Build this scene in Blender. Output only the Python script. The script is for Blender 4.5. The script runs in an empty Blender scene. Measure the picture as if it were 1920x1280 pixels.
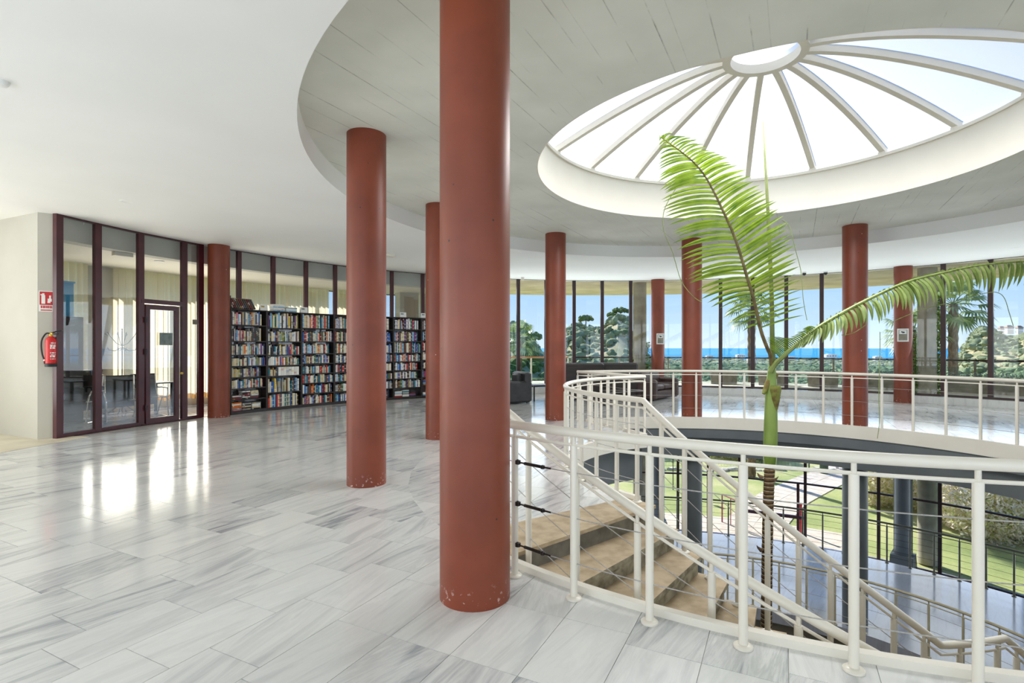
import bpy, math, random
from math import sin, cos, pi, radians as rad, sqrt, atan2, hypot
from mathutils import Vector, Matrix
R0 = random.Random(7)
S = 1.6; ZDL = 1.6 * (1 - 2.6)                      # metres per eye height; the rotunda's axis is the origin, upper floor z = 0
CX, CY = -2.155 * S, -4.47 * S
scn = bpy.context.scene
COL = scn.collection

# ------------------------------------------------------------------ camera, sky, sun, exposure
cam_d = bpy.data.cameras.new('camera'); cam = bpy.data.objects.new('camera', cam_d); COL.objects.link(cam)
cam.location = (CX, CY, S); cam.rotation_euler = (pi / 2, 0, 0)
cam_d.sensor_width = 36; cam_d.lens = 18.75; cam_d.shift_y = 10 / 1920; cam_d.clip_end = 60000; cam_d.clip_start = 0.05
scn.camera = cam
scn.view_settings.view_transform = 'Standard'; scn.view_settings.look = 'None'
scn.view_settings.gamma = 1; scn.view_settings.use_curve_mapping = False
scn.view_settings.exposure = 0.06
cy = scn.cycles
cy.max_bounces = 10; cy.diffuse_bounces = 6; cy.glossy_bounces = 4; cy.transmission_bounces = 6; cy.transparent_max_bounces = 24
cy.caustics_reflective = False; cy.caustics_refractive = False; cy.sample_clamp_indirect = 6
cy.use_denoising = True
w = bpy.data.worlds.new('world'); scn.world = w; w.use_nodes = True
nt = w.node_tree; bg = nt.nodes['Background']
tc = nt.nodes.new('ShaderNodeTexCoord'); sx = nt.nodes.new('ShaderNodeSeparateXYZ'); nt.links.new(tc.outputs['Generated'], sx.inputs[0])
rm = nt.nodes.new('ShaderNodeValToRGB'); nt.links.new(sx.outputs[2], rm.inputs[0])
e = rm.color_ramp.elements; e[0].position = 0; e[0].color = (.70, .84, 1.0, 1); e[1].position = 1; e[1].color = (.10, .27, .72, 1)
q = e.new(.035); q.color = (.58, .77, 1.0, 1); q = e.new(.14); q.color = (.34, .60, 1.0, 1); q = e.new(.4); q.color = (.17, .40, .90, 1)
nt.links.new(rm.outputs[0], bg.inputs[0]); bg.inputs[1].default_value = 1.15
sd = bpy.data.lights.new('sun', 'SUN'); sun = bpy.data.objects.new('sun', sd); COL.objects.link(sun)
sd.energy = 8; sd.angle = rad(0.8); sd.color = (1, .965, .9)
sun.rotation_euler = Vector((.36 * .819, -.933 * .819, -.574)).to_track_quat('-Z', 'Y').to_euler()
# area lamps added as fill, standing in for daylight through dome and windows
def area(name, loc, direction, sx, sy, power, color=(1, 1, 1), shape='RECTANGLE'):
    d = bpy.data.lights.new(name, 'AREA'); o = bpy.data.objects.new(name, d); COL.objects.link(o)
    d.shape = shape; d.size = sx; d.size_y = sy; d.energy = power; d.color = color
    o.location = loc; o.rotation_euler = Vector(direction).to_track_quat('-Z', 'Y').to_euler(); return o
area('dome_fill', (0, .07, (1 + 1.90) * S), (0, 0, -1), 2.0 * S, 2.0 * S, 270, (1, .99, .96), 'DISK')  # added fill disc beneath the dome, brightening the well
for a, r, pw in ((186, 8.9, 190), (214, 7.9, 190), (243, 7.9, 150), (272, 7.9, 130), (301, 7.9, 130), (332, 7.9, 130)):
    area('gallery_fill', (r * S * cos(rad(a)), r * S * sin(rad(a)), 1.9), (-cos(rad(a)), -sin(rad(a)), .34), 5.6, 3.2, pw * 1.08, (.97, .985, 1))  # added fill behind and left of the camera, lifting floor and ceiling
for a in (22, 44, 66, 88, 108):
    area('gallery_fill', (7.12 * S * cos(rad(a)), 7.12 * S * sin(rad(a)), 2.1), (-cos(rad(a)), -sin(rad(a)), .30), 4.2, 3.2, 74, (.86, .93, 1))  # added fill just inside the sea windows, for the far floor and ceiling
for a in (20, 45, 70, 95):
    area('lower_fill', (7.0 * S * cos(rad(a)), 7.0 * S * sin(rad(a)), ZDL), (-cos(rad(a)), -sin(rad(a)), .0), 4.4, 3.4, 95, (.86, .93, 1))  # added fill inside the garden glazing, brightening the lower storey
area('office_fill', (8.8 * S * cos(rad(152)), 8.8 * S * sin(rad(152)), 1.4), (-cos(rad(152)), -sin(rad(152)), .1), 4.0, 2.0, 125, (1, .94, .84))  # added fill in front of the curtains, brightening the meeting room

# ------------------------------------------------------------------ helpers
def pol(r, a, z=0.0):                       # r in eye heights, a in degrees, z in metres
    return (r * S * cos(rad(a)), r * S * sin(rad(a)), z)
def ZD(k): return S * (1 - k)               # height k eye-heights below the eye
def ZU(k): return S * (1 + k)
def gp(x, d): return Vector(((x - 960) / 1000 * d * S + CX, (d - 4.47) * S, 0))
def px(x, y, d):                            # a point measured off the photograph at distance d (eye heights)
    return (((x - 960) / 1000 * d - 2.155) * S, (d - 4.47) * S, (1 + (650 - y) / 1000 * d) * S)

class MB:
    def __init__(s): s.v = []; s.f = []
    def add(s, vs, fs):
        n = len(s.v); s.v += [tuple(v) for v in vs]; s.f += [tuple(i + n for i in f) for f in fs]; return s
    def box(s, c, size, rz=0.0, M=None):
        x, y, z = size[0] / 2, size[1] / 2, size[2] / 2
        vs = [Vector((a, b, d)) for a in (-x, x) for b in (-y, y) for d in (-z, z)]
        m = M if M is not None else Matrix.Rotation(rz, 3, 'Z')
        vs = [m @ v + Vector(c) for v in vs]
        return s.add(vs, [(0, 1, 3, 2), (4, 6, 7, 5), (0, 4, 5, 1), (2, 3, 7, 6), (0, 2, 6, 4), (1, 5, 7, 3)])
    def lathe(s, prof, n=24, c=(0, 0, 0), a0=0, a1=360, caps=True):
        full = abs(a1 - a0) >= 359.9; m = n if full else n + 1
        vs = []
        for r, z in prof:
            for i in range(m):
                a = rad(a0 + (a1 - a0) * i / n); vs.append((c[0] + r * cos(a), c[1] + r * sin(a), c[2] + z))
        fs = []
        for j in range(len(prof) - 1):
            for i in range(n):
                i2 = (i + 1) % m; fs.append((j * m + i, j * m + i2, (j + 1) * m + i2, (j + 1) * m + i))
        if caps and full: fs += [tuple(range(m))[::-1], tuple(range((len(prof) - 1) * m, len(prof) * m))]
        return s.add(vs, fs)
    def tube(s, pts, r, n=8, caps=True):
        pts = [Vector(p) for p in pts]; k = len(pts); rr = r if isinstance(r, (list, tuple)) else [r] * k
        vs = []; prev = None
        for i, p in enumerate(pts):
            t = (pts[min(i + 1, k - 1)] - pts[max(i - 1, 0)]).normalized()
            if prev is None:
                prev = Vector((0, 0, 1)) if abs(t.z) < .9 else Vector((1, 0, 0))
            u = (prev - t * prev.dot(t)).normalized(); prev = u; v = t.cross(u)
            for j in range(n):
                a = 2 * pi * j / n; vs.append(p + (u * cos(a) + v * sin(a)) * rr[i])
        fs = [(i * n + j, i * n + (j + 1) % n, (i + 1) * n + (j + 1) % n, (i + 1) * n + j) for i in range(k - 1) for j in range(n)]
        if caps: fs += [tuple(range(n))[::-1], tuple(range((k - 1) * n, k * n))]
        return s.add(vs, fs)
    def arc_slab(s, r0, r1, z0, z1, a0, a1, n):    # r in eye heights, z in metres; z may be (inner, outer)
        zi0, zo0 = z0 if isinstance(z0, tuple) else (z0, z0); zi1, zo1 = z1 if isinstance(z1, tuple) else (z1, z1)
        full = abs(a1 - a0) >= 359.9; m = n if full else n + 1; vs = []
        for i in range(m):
            a = a0 + (a1 - a0) * i / n
            vs += [pol(r0, a, zi0), pol(r1, a, zo0), pol(r1, a, zo1), pol(r0, a, zi1)]
        fs = []
        for i in range(n):
            b = i * 4; e = ((i + 1) % m) * 4
            for j in range(4): fs.append((b + j, b + (j + 1) % 4, e + (j + 1) % 4, e + j))
        if not full: fs += [(3, 2, 1, 0), (n * 4, n * 4 + 1, n * 4 + 2, n * 4 + 3)]
        return s.add(vs, fs)
    def prism(s, poly, z0, z1):
        n = len(poly); vs = [(p[0], p[1], z0) for p in poly] + [(p[0], p[1], z1) for p in poly]
        return s.add(vs, [tuple(range(n))[::-1], tuple(range(n, 2 * n))] + [(i, (i + 1) % n, n + (i + 1) % n, n + i) for i in range(n)])
    def build(s, name, mat, parent=None, smooth=True, label=None, cat=None, group=None, kind=None, origin=None, mats=None):
        if parent is not None:
            L = Vector(parent['_loc']) if '_loc' in parent else Vector((0, 0, 0))
            org = L if origin is None else Vector(origin)
        else:
            if origin is None:
                xs = [v[0] for v in s.v]; ys = [v[1] for v in s.v]; zs = [v[2] for v in s.v]
                org = Vector(((min(xs) + max(xs)) / 2, (min(ys) + max(ys)) / 2, min(zs)))
            else: org = Vector(origin)
            L = Vector((0, 0, 0))
        me = bpy.data.meshes.new(name)
        me.from_pydata([(v[0] - org.x, v[1] - org.y, v[2] - org.z) for v in s.v], [], s.f)
        me.materials.append(mat)
        for m2 in (mats or []): me.materials.append(m2)
        fix_normals(me)
        if smooth:
            me.shade_smooth(); me.set_sharp_from_angle(angle=rad(38))
        o = bpy.data.objects.new(name, me); COL.objects.link(o); o.location = org - L
        o['_loc'] = tuple(org)
        if parent is not None: o.parent = parent
        tag(o, label, cat, group, kind); return o
import bmesh
def fix_normals(me):
    if len(me.polygons) > 60000: return
    b = bmesh.new(); b.from_mesh(me); bmesh.ops.recalc_face_normals(b, faces=b.faces); b.to_mesh(me); b.free()
def tag(o, label=None, cat=None, group=None, kind=None):
    if label: o['label'] = label
    if cat: o['category'] = cat
    if group: o['group'] = group
    if kind: o['kind'] = kind
    return o
def thing(name, label, cat, loc=(0, 0, 0), rz=0.0, group=None, kind=None):
    o = bpy.data.objects.new(name, None); COL.objects.link(o); o.location = loc; o.rotation_euler = (0, 0, rz)
    o.empty_display_size = .1
    if rz == 0: o['_loc'] = tuple(loc)
    return tag(o, label, cat, group, kind)
def lthing(name, label, cat, group=None):       # built around the origin, moved later with put()
    return thing(name, label, cat, (0, 0, 0), 0, group)
def put(o, loc, rz=0.0): o.location = loc; o.rotation_euler = (0, 0, rz); o['_loc'] = tuple(loc)
def copy_tree(o, parent=None, label=None):
    c = o.copy(); COL.objects.link(c)
    if parent is not None: c.parent = parent
    if label: c['label'] = label
    for ch in list(o.children): copy_tree(ch, c)
    return c

# ------------------------------------------------------------------ materials
def srgb(r, g, b):
    f = lambda c: c / 12.92 if c <= .04045 else ((c + .055) / 1.055) ** 2.4
    return (f(r / 255), f(g / 255), f(b / 255), 1)
def newmat(name):
    m = bpy.data.materials.new(name); m.use_nodes = True; t = m.node_tree
    return m, t, t.nodes['Principled BSDF']
def N(t, typ, **kw):
    n = t.nodes.new(typ)
    for k, v in kw.items():
        if k in n.inputs: n.inputs[k].default_value = v
        else: setattr(n, k, v)
    return n
def ramp(t, fac, stops, interp='LINEAR'):
    r = t.nodes.new('ShaderNodeValToRGB'); r.color_ramp.interpolation = interp; e = r.color_ramp.elements
    while len(e) > 1: e.remove(e[-1])
    e[0].position = stops[0][0]; e[0].color = stops[0][1]
    for p, c in stops[1:]: x = e.new(p); x.color = c
    t.links.new(fac, r.inputs[0]); return r.outputs[0]
def coords(t, scale=(1, 1, 1), rot=(0, 0, 0), kind='Object'):
    c = t.nodes.new('ShaderNodeTexCoord'); m = t.nodes.new('ShaderNodeMapping')
    m.inputs['Scale'].default_value = scale; m.inputs['Rotation'].default_value = rot
    t.links.new(c.outputs[kind], m.inputs['Vector']); return m.outputs[0]
def geo(t, scale=(1, 1, 1), rot=(0, 0, 0)):
    c = t.nodes.new('ShaderNodeNewGeometry'); m = t.nodes.new('ShaderNodeMapping')
    m.inputs['Scale'].default_value = scale; m.inputs['Rotation'].default_value = rot
    t.links.new(c.outputs['Position'], m.inputs['Vector']); return m.outputs[0]
def pmat(name, c1, c2=None, rough=.5, metal=0, nscale=4.0, stretch=(1, 1, 1), bump=0.0, detail=5, spec=None, lo=.35, hi=.65):
    m, t, p = newmat(name)
    p.inputs['Roughness'].default_value = rough; p.inputs['Metallic'].default_value = metal
    if spec is not None: p.inputs['Specular IOR Level'].default_value = spec
    if c2 is None: c2 = tuple(x * .88 for x in c1[:3]) + (1,)
    v = geo(t, stretch)
    n = N(t, 'ShaderNodeTexNoise', Scale=nscale, Detail=detail); t.links.new(v, n.inputs['Vector'])
    t.links.new(ramp(t, n.outputs[0], [(lo, c1), (hi, c2)]), p.inputs['Base Color'])
    if bump:
        b = N(t, 'ShaderNodeBump', Strength=bump, Distance=.01); t.links.new(n.outputs[0], b.inputs['Height']); t.links.new(b.outputs[0], p.inputs['Normal'])
    return m
M = {}
M['white'] = pmat('white_paint', srgb(243, 243, 240), srgb(239, 239, 236), .75, nscale=.7)
M['cream'] = pmat('cream_paint', srgb(232, 227, 212), srgb(227, 221, 206), .7, nscale=1.2)
M['rail'] = pmat('rail_enamel', srgb(226, 220, 207), srgb(223, 217, 203), .32, nscale=2)
M['rail_dark'] = pmat('rail_grey_green', srgb(130, 128, 108), srgb(112, 110, 92), .4, nscale=6)
M['rail_beige'] = pmat('rail_beige', srgb(205, 196, 165), srgb(188, 178, 146), .4, nscale=6)
M['steel'] = pmat('steel_cable', srgb(196, 194, 192), srgb(176, 174, 172), .4, .6, nscale=60)
M['chrome'] = pmat('chrome', srgb(215, 215, 212), srgb(190, 190, 190), .12, 1.0)
M['iron'] = pmat('dark_steel', srgb(60, 52, 50), srgb(45, 40, 38), .4, .8)
M['frame'] = pmat('maroon_frame', srgb(76, 28, 36), srgb(64, 22, 30), .3, nscale=3)
M['frame_dark'] = pmat('dark_maroon_frame', srgb(62, 34, 34), srgb(50, 28, 28), .35, nscale=3)
M['grey'] = pmat('blue_grey_paint', srgb(104, 110, 112), srgb(92, 98, 101), .5, nscale=1.4)
M['greywall'] = pmat('concrete_wall_paint', srgb(190, 188, 178), srgb(183, 181, 170), .8, nscale=1.0, bump=.05)
M['beige_floor'] = pmat('beige_stone', srgb(214, 205, 182), srgb(198, 188, 165), .45, nscale=3)
M['tread'] = pmat('brown_stone_tread', srgb(196, 176, 146), srgb(166, 146, 116), .7, nscale=7, detail=9, bump=.25)
M['riser'] = pmat('worn_concrete', srgb(176, 168, 146), srgb(112, 104, 84), .85, nscale=9, detail=9, bump=.6)
M['curb'] = pmat('curb_paint', srgb(228, 223, 211), srgb(222, 216, 203), .55, nscale=2)
M['black'] = pmat('black_plastic', srgb(28, 28, 30), srgb(20, 20, 22), .45)
M['wood'] = pmat('dark_wood', srgb(48, 37, 32), srgb(34, 26, 23), .4, nscale=3, stretch=(1, 1, 8))
M['leather'] = pmat('brown_leather', srgb(84, 62, 56), srgb(62, 46, 42), .45, nscale=5)
M['leather_grey'] = pmat('charcoal_leather', srgb(60, 60, 62), srgb(45, 45, 48), .5, nscale=5)
M['red'] = pmat('extinguisher_red', srgb(214, 30, 28), srgb(196, 22, 22), .25)
M['signred'] = pmat('sign_red', srgb(192, 30, 36), srgb(180, 26, 32), .5)
M['paper'] = pmat('paper', srgb(236, 236, 232), srgb(226, 226, 222), .7)
M['yellow'] = pmat('yellow_brass', srgb(214, 180, 60), srgb(190, 150, 50), .35, .4)
M['blue'] = pmat('banner_blue', srgb(30, 130, 200), srgb(60, 160, 220), .5, nscale=2)
M['greyscreen'] = pmat('grey_print', srgb(120, 132, 130), srgb(96, 108, 106), .5, nscale=12)
M['gravel'] = pmat('terrace_concrete', srgb(228, 224, 214), srgb(208, 202, 190), .85, nscale=6)
M['planter'] = pmat('planter_concrete', srgb(158, 152, 138), srgb(128, 122, 108), .85, nscale=5, detail=8)
M['paving'] = pmat('path_paving', srgb(222, 210, 196), srgb(204, 190, 175), .8, nscale=4)
M['stone'] = pmat('pale_field_stone', srgb(224, 218, 205), srgb(180, 172, 158), .85, nscale=7)
M['soil'] = pmat('soil', srgb(110, 92, 70), srgb(74, 60, 46), .95, nscale=6, bump=.5)
M['house'] = pmat('house_white', srgb(248, 240, 234), srgb(240, 230, 222), .8)
M['roof'] = pmat('roof_tiles', srgb(186, 150, 128), srgb(166, 130, 110), .8)
M['houseglass'] = pmat('house_window_dark', srgb(150, 152, 158), srgb(130, 134, 142), .3)
M['bark'] = pmat('palm_bark', srgb(150, 124, 98), srgb(92, 72, 56), .9, nscale=12, stretch=(1, 1, .4), bump=.6)
M['green_metal'] = pmat('green_fence_metal', srgb(60, 88, 66), srgb(50, 76, 58), .5)

def marble(name, tile=True, base=(222, 222, 219), vein=(150, 153, 158), rough=.13):
    m, t, p = newmat(name)
    c = t.nodes.new('ShaderNodeTexCoord'); oi = t.nodes.new('ShaderNodeObjectInfo'); g = t.nodes.new('ShaderNodeNewGeometry')
    rnd = N(t, 'ShaderNodeMath', operation='ADD'); t.links.new(oi.outputs['Random'], rnd.inputs[0]); t.links.new(g.outputs['Random Per Island'], rnd.inputs[1])
    fr = N(t, 'ShaderNodeMath', operation='FRACT'); t.links.new(rnd.outputs[0], fr.inputs[0])
    off = N(t, 'ShaderNodeVectorMath', operation='SCALE'); off.inputs[0].default_value = (37, 61, 0); t.links.new(fr.outputs[0], off.inputs['Scale'])
    ang = N(t, 'ShaderNodeMath', operation='MULTIPLY_ADD'); t.links.new(fr.outputs[0], ang.inputs[0]); ang.inputs[1].default_value = 9.7
    s2 = N(t, 'ShaderNodeMath', operation='SINE'); t.links.new(ang.outputs[0], s2.inputs[0])
    s3 = N(t, 'ShaderNodeMath', operation='MULTIPLY_ADD'); t.links.new(s2.outputs[0], s3.inputs[0]); s3.inputs[1].default_value = .22; s3.inputs[2].default_value = rad(-63)
    vr = N(t, 'ShaderNodeVectorRotate', rotation_type='Z_AXIS'); t.links.new(g.outputs['Position'], vr.inputs['Vector']); t.links.new(s3.outputs[0], vr.inputs['Angle'])
    va = N(t, 'ShaderNodeVectorMath', operation='ADD'); t.links.new(vr.outputs[0], va.inputs[0]); t.links.new(off.outputs[0], va.inputs[1])
    mp = t.nodes.new('ShaderNodeMapping'); mp.inputs['Scale'].default_value = (.55, 4.6, 1); t.links.new(va.outputs[0], mp.inputs['Vector'])
    n1 = N(t, 'ShaderNodeTexNoise', Scale=1.7, Detail=9, Roughness=.62, Distortion=.7); t.links.new(mp.outputs[0], n1.inputs['Vector'])
    # how strongly this piece is veined
    st = N(t, 'ShaderNodeMath', operation='POWER'); t.links.new(fr.outputs[0], st.inputs[0]); st.inputs[1].default_value = 1.9
    v = ramp(t, n1.outputs[0], [(.36, (1, 1, 1, 1)), (.5, (.12, .12, .12, 1)), (.56, (.38, .38, .38, 1)), (.62, (.0, .0, .0, 1))])
    mu = N(t, 'ShaderNodeMath', operation='MULTIPLY_ADD'); t.links.new(v, mu.inputs[0])
    k = N(t, 'ShaderNodeMath', operation='MULTIPLY_ADD'); t.links.new(st.outputs[0], k.inputs[0]); k.inputs[1].default_value = .95; k.inputs[2].default_value = .26
    t.links.new(k.outputs[0], mu.inputs[1])
    k2 = N(t, 'ShaderNodeMath', operation='MULTIPLY'); t.links.new(st.outputs[0], k2.inputs[0]); k2.inputs[1].default_value = .14; t.links.new(k2.outputs[0], mu.inputs[2])
    mix = N(t, 'ShaderNodeMix', data_type='RGBA'); t.links.new(mu.outputs[0], mix.inputs['Factor'])
    mix.inputs[6].default_value = srgb(*base); mix.inputs[7].default_value = srgb(*vein)
    t.links.new(mix.outputs[2], p.inputs['Base Color'])
    n2 = N(t, 'ShaderNodeTexNoise', Scale=2.5, Detail=6); t.links.new(g.outputs['Position'], n2.inputs['Vector'])
    mr = N(t, 'ShaderNodeMapRange'); t.links.new(n2.outputs[0], mr.inputs[0]); mr.inputs[1].default_value = .3; mr.inputs[2].default_value = .7
    mr.inputs[3].default_value = rough * .7; mr.inputs[4].default_value = rough * 1.3; t.links.new(mr.outputs[0], p.inputs['Roughness'])
    return m
M['marble'] = marble('marble_tile')
M['marble_joint'] = pmat('marble_joint', srgb(176, 174, 168), srgb(160, 158, 152), .5)
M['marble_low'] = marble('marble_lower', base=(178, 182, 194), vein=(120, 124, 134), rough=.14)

def column_mat():
    m, t, p = newmat('terracotta_column'); p.inputs['Roughness'].default_value = .42
    v = geo(t)
    n = N(t, 'ShaderNodeTexNoise', Scale=2.2, Detail=8); t.links.new(v, n.inputs['Vector'])
    base = ramp(t, n.outputs[0], [(.35, srgb(134, 62, 37)), (.65, srgb(119, 53, 31))])
    vo = N(t, 'ShaderNodeTexVoronoi', Scale=5.5); t.links.new(v, vo.inputs['Vector'])
    chips = ramp(t, vo.outputs['Distance'], [(.0, (1, 1, 1, 1)), (.035, (1, 1, 1, 1)), (.05, (0, 0, 0, 1))])
    ch = N(t, 'ShaderNodeTexNoise', Scale=1.3, Detail=0); t.links.new(v, ch.inputs['Vector'])
    cc = ramp(t, ch.outputs[0], [(.5, srgb(52, 28, 26)), (.58, srgb(215, 196, 186))], 'CONSTANT')
    mix = N(t, 'ShaderNodeMix', data_type='RGBA'); t.links.new(chips, mix.inputs['Factor']); t.links.new(base, mix.inputs[6]); t.links.new(cc, mix.inputs[7])
    # scuffs where mops knock the foot
    sp = N(t, 'ShaderNodeSeparateXYZ'); t.links.new(v, sp.inputs[0])
    lowz = N(t, 'ShaderNodeMapRange'); t.links.new(sp.outputs[2], lowz.inputs[0]); lowz.inputs[1].default_value = .0; lowz.inputs[2].default_value = .16; lowz.inputs[3].default_value = 1; lowz.inputs[4].default_value = 0
    n3 = N(t, 'ShaderNodeTexNoise', Scale=26, Detail=3); t.links.new(v, n3.inputs['Vector'])
    sc = ramp(t, n3.outputs[0], [(.62, (0, 0, 0, 1)), (.66, (1, 1, 1, 1))])
    mu = N(t, 'ShaderNodeMath', operation='MULTIPLY'); t.links.new(lowz.outputs[0], mu.inputs[0]); t.links.new(sc, mu.inputs[1])
    mix2 = N(t, 'ShaderNodeMix', data_type='RGBA'); t.links.new(mu.outputs[0], mix2.inputs['Factor']); t.links.new(mix.outputs[2], mix2.inputs[6]); mix2.inputs[7].default_value = srgb(205, 180, 170)
    t.links.new(mix2.outputs[2], p.inputs['Base Color']); return m
M['column'] = column_mat()

def board_concrete(name, c1, c2, ang=30, width=.11, dark=(90, 90, 80), amt=.55):
    m, t, p = newmat(name); p.inputs['Roughness'].default_value = .85
    v = geo(t, (1, 1, 1), (0, 0, rad(ang)))
    sp = N(t, 'ShaderNodeSeparateXYZ'); t.links.new(v, sp.inputs[0])
    n = N(t, 'ShaderNodeTexNoise', Scale=1.1, Detail=7); t.links.new(v, n.inputs['Vector'])
    base = ramp(t, n.outputs[0], [(.3, c1), (.7, c2)])
    d = N(t, 'ShaderNodeMath', operation='MULTIPLY'); t.links.new(sp.outputs[1], d.inputs[0]); d.inputs[1].default_value = 1 / (width * 5)
    f = N(t, 'ShaderNodeMath', operation='FRACT'); t.links.new(d.outputs[0], f.inputs[0])
    line = ramp(t, f.outputs[0], [(0, (1, 1, 1, 1)), (.022, (0, 0, 0, 1)), (.2, (0, 0, 0, 1)), (.205, (.5, .5, .5, 1)), (.215, (0, 0, 0, 1)), (.6, (0, 0, 0, 1)), (.605, (.7, .7, .7, 1)), (.62, (0, 0, 0, 1))])
    mp = t.nodes.new('ShaderNodeMapping'); mp.inputs['Scale'].default_value = (.8, 3, 1); t.links.new(v, mp.inputs['Vector'])
    n2 = N(t, 'ShaderNodeTexNoise', Scale=1.3, Detail=8, Roughness=.7); t.links.new(mp.outputs[0], n2.inputs['Vector'])
    br = ramp(t, n2.outputs[0], [(.48, (0, 0, 0, 1)), (.62, (amt, amt, amt, 1))])
    mu = N(t, 'ShaderNodeMath', operation='MULTIPLY'); t.links.new(line, mu.inputs[0]); t.links.new(br, mu.inputs[1])
    mix = N(t, 'ShaderNodeMix', data_type='RGBA'); t.links.new(mu.outputs[0], mix.inputs['Factor']); t.links.new(base, mix.inputs[6]); mix.inputs[7].default_value = srgb(*dark)
    t.links.new(mix.outputs[2], p.inputs['Base Color'])
    b = N(t, 'ShaderNodeBump', Strength=.3, Distance=.01, invert=True); t.links.new(mu.outputs[0], b.inputs['Height']); t.links.new(b.outputs[0], p.inputs['Normal'])
    return m
M['board'] = board_concrete('board_marked_concrete', srgb(233, 234, 224), srgb(216, 218, 207), 118, .13, (104, 104, 92), .95)
M['soffit'] = board_concrete('warm_board_concrete', srgb(252, 236, 216), srgb(214, 196, 170), 20, .08, (120, 112, 90), .9)
M['extcol'] = pmat('raw_concrete', srgb(190, 182, 160), srgb(160, 152, 132), .85, nscale=3, detail=8, bump=.2)

def glass(name, tint=(.93, .97, .97), ior=1.45, refl=1.0, rough=0.0):
    m, t, p = newmat(name); t.nodes.remove(p); out = t.nodes['Material Output']
    tr = N(t, 'ShaderNodeBsdfTransparent'); tr.inputs[0].default_value = (*tint, 1)
    gl = N(t, 'ShaderNodeBsdfGlossy'); gl.inputs['Roughness'].default_value = rough
    lw = N(t, 'ShaderNodeLayerWeight'); lw.inputs['Blend'].default_value = .5      # Schlick's law on both faces of the pane
    pw_ = N(t, 'ShaderNodeMath', operation='POWER'); t.links.new(lw.outputs['Facing'], pw_.inputs[0]); pw_.inputs[1].default_value = 5
    f0 = ((ior - 1) / (ior + 1)) ** 2 * refl
    mu = N(t, 'ShaderNodeMath', operation='MULTIPLY_ADD', use_clamp=True); t.links.new(pw_.outputs[0], mu.inputs[0]); mu.inputs[1].default_value = 1 - f0; mu.inputs[2].default_value = f0
    mx = N(t, 'ShaderNodeMixShader'); t.links.new(mu.outputs[0], mx.inputs[0]); t.links.new(tr.outputs[0], mx.inputs[1]); t.links.new(gl.outputs[0], mx.inputs[2])
    t.links.new(mx.outputs[0], out.inputs[0]); return m
M['glass'] = glass('window_glass', (.95, .965, .965), 1.45, .8)
M['glass_in'] = glass('partition_glass', (.95, .965, .965), 1.6, 1.5)
M['glass_rail'] = glass('greenish_rail_glass', (.80, .90, .88), 1.5, 1.0)
def translucent(name, c, tr=.6, rough=.6):
    m, t, p = newmat(name); out = t.nodes['Material Output']; p.inputs['Base Color'].default_value = c; p.inputs['Roughness'].default_value = rough
    tl = N(t, 'ShaderNodeBsdfTranslucent'); tl.inputs[0].default_value = c
    mx = N(t, 'ShaderNodeMixShader'); mx.inputs[0].default_value = tr
    t.links.new(p.outputs[0], mx.inputs[1]); t.links.new(tl.outputs[0], mx.inputs[2]); t.links.new(mx.outputs[0], out.inputs[0]); return m
M['dome'] = translucent('opal_skylight', (.9, .9, .9, 1), .62)
M['curtain'] = translucent('cream_curtain', srgb(250, 238, 214), .68, .9)
M['hem'] = translucent('ochre_curtain_hem', srgb(224, 176, 110), .35, .9)

def leafmat(name, c1, c2, tr=.35, scale=8.0, island=True, rough=.45, bump=0):
    m, t, p = newmat(name); out = t.nodes['Material Output']; p.inputs['Roughness'].default_value = rough
    g = t.nodes.new('ShaderNodeNewGeometry'); n = N(t, 'ShaderNodeTexNoise', Scale=scale, Detail=4); t.links.new(g.outputs['Position'], n.inputs['Vector'])
    oi = t.nodes.new('ShaderNodeObjectInfo')
    a = N(t, 'ShaderNodeMath', operation='ADD'); t.links.new(g.outputs['Random Per Island'], a.inputs[0]); t.links.new(oi.outputs['Random'], a.inputs[1])
    fr = N(t, 'ShaderNodeMath', operation='FRACT'); t.links.new(a.outputs[0], fr.inputs[0])
    a2 = N(t, 'ShaderNodeMath', operation='MULTIPLY_ADD'); t.links.new(fr.outputs[0], a2.inputs[0]); a2.inputs[1].default_value = .5; t.links.new(n.outputs[0], a2.inputs[2])
    c = ramp(t, a2.outputs[0], [(.35, c1), (.95, c2)])
    t.links.new(c, p.inputs['Base Color'])
    if bump:
        bp = N(t, 'ShaderNodeBump', Strength=bump, Distance=1.2 / scale); t.links.new(n.outputs[0], bp.inputs['Height']); t.links.new(bp.outputs[0], p.inputs['Normal'])
    tl = N(t, 'ShaderNodeBsdfTranslucent'); t.links.new(c, tl.inputs[0]); mx = N(t, 'ShaderNodeMixShader'); mx.inputs[0].default_value = tr
    t.links.new(p.outputs[0], mx.inputs[1]); t.links.new(tl.outputs[0], mx.inputs[2]); t.links.new(mx.outputs[0], out.inputs[0]); return m
M['leaflet'] = leafmat('palm_leaflet', srgb(66, 98, 20), srgb(134, 158, 44), .30)
M['leaflet2'] = leafmat('palm_leaflet_pale', srgb(88, 112, 48), srgb(146, 162, 90), .25)
M['rachis'] = pmat('palm_rachis', srgb(128, 112, 66), srgb(96, 78, 48), .5, nscale=14)
M['petiole'] = pmat('palm_petiole', srgb(142, 158, 84), srgb(116, 128, 62), .4, nscale=8, stretch=(1, 1, .3))
M['shaft'] = pmat('palm_crownshaft', srgb(146, 170, 78), srgb(112, 140, 52), .35, nscale=5, stretch=(1, 1, .35))
M['husk'] = pmat('palm_husk', srgb(138, 146, 62), srgb(112, 92, 46), .7, nscale=14)
M['hedge'] = leafmat('hedge_leaves', srgb(176, 184, 112), srgb(232, 232, 168), .7)
M['flower'] = leafmat('pink_white_flowers', srgb(250, 226, 218), srgb(255, 250, 244), .65)
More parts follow.
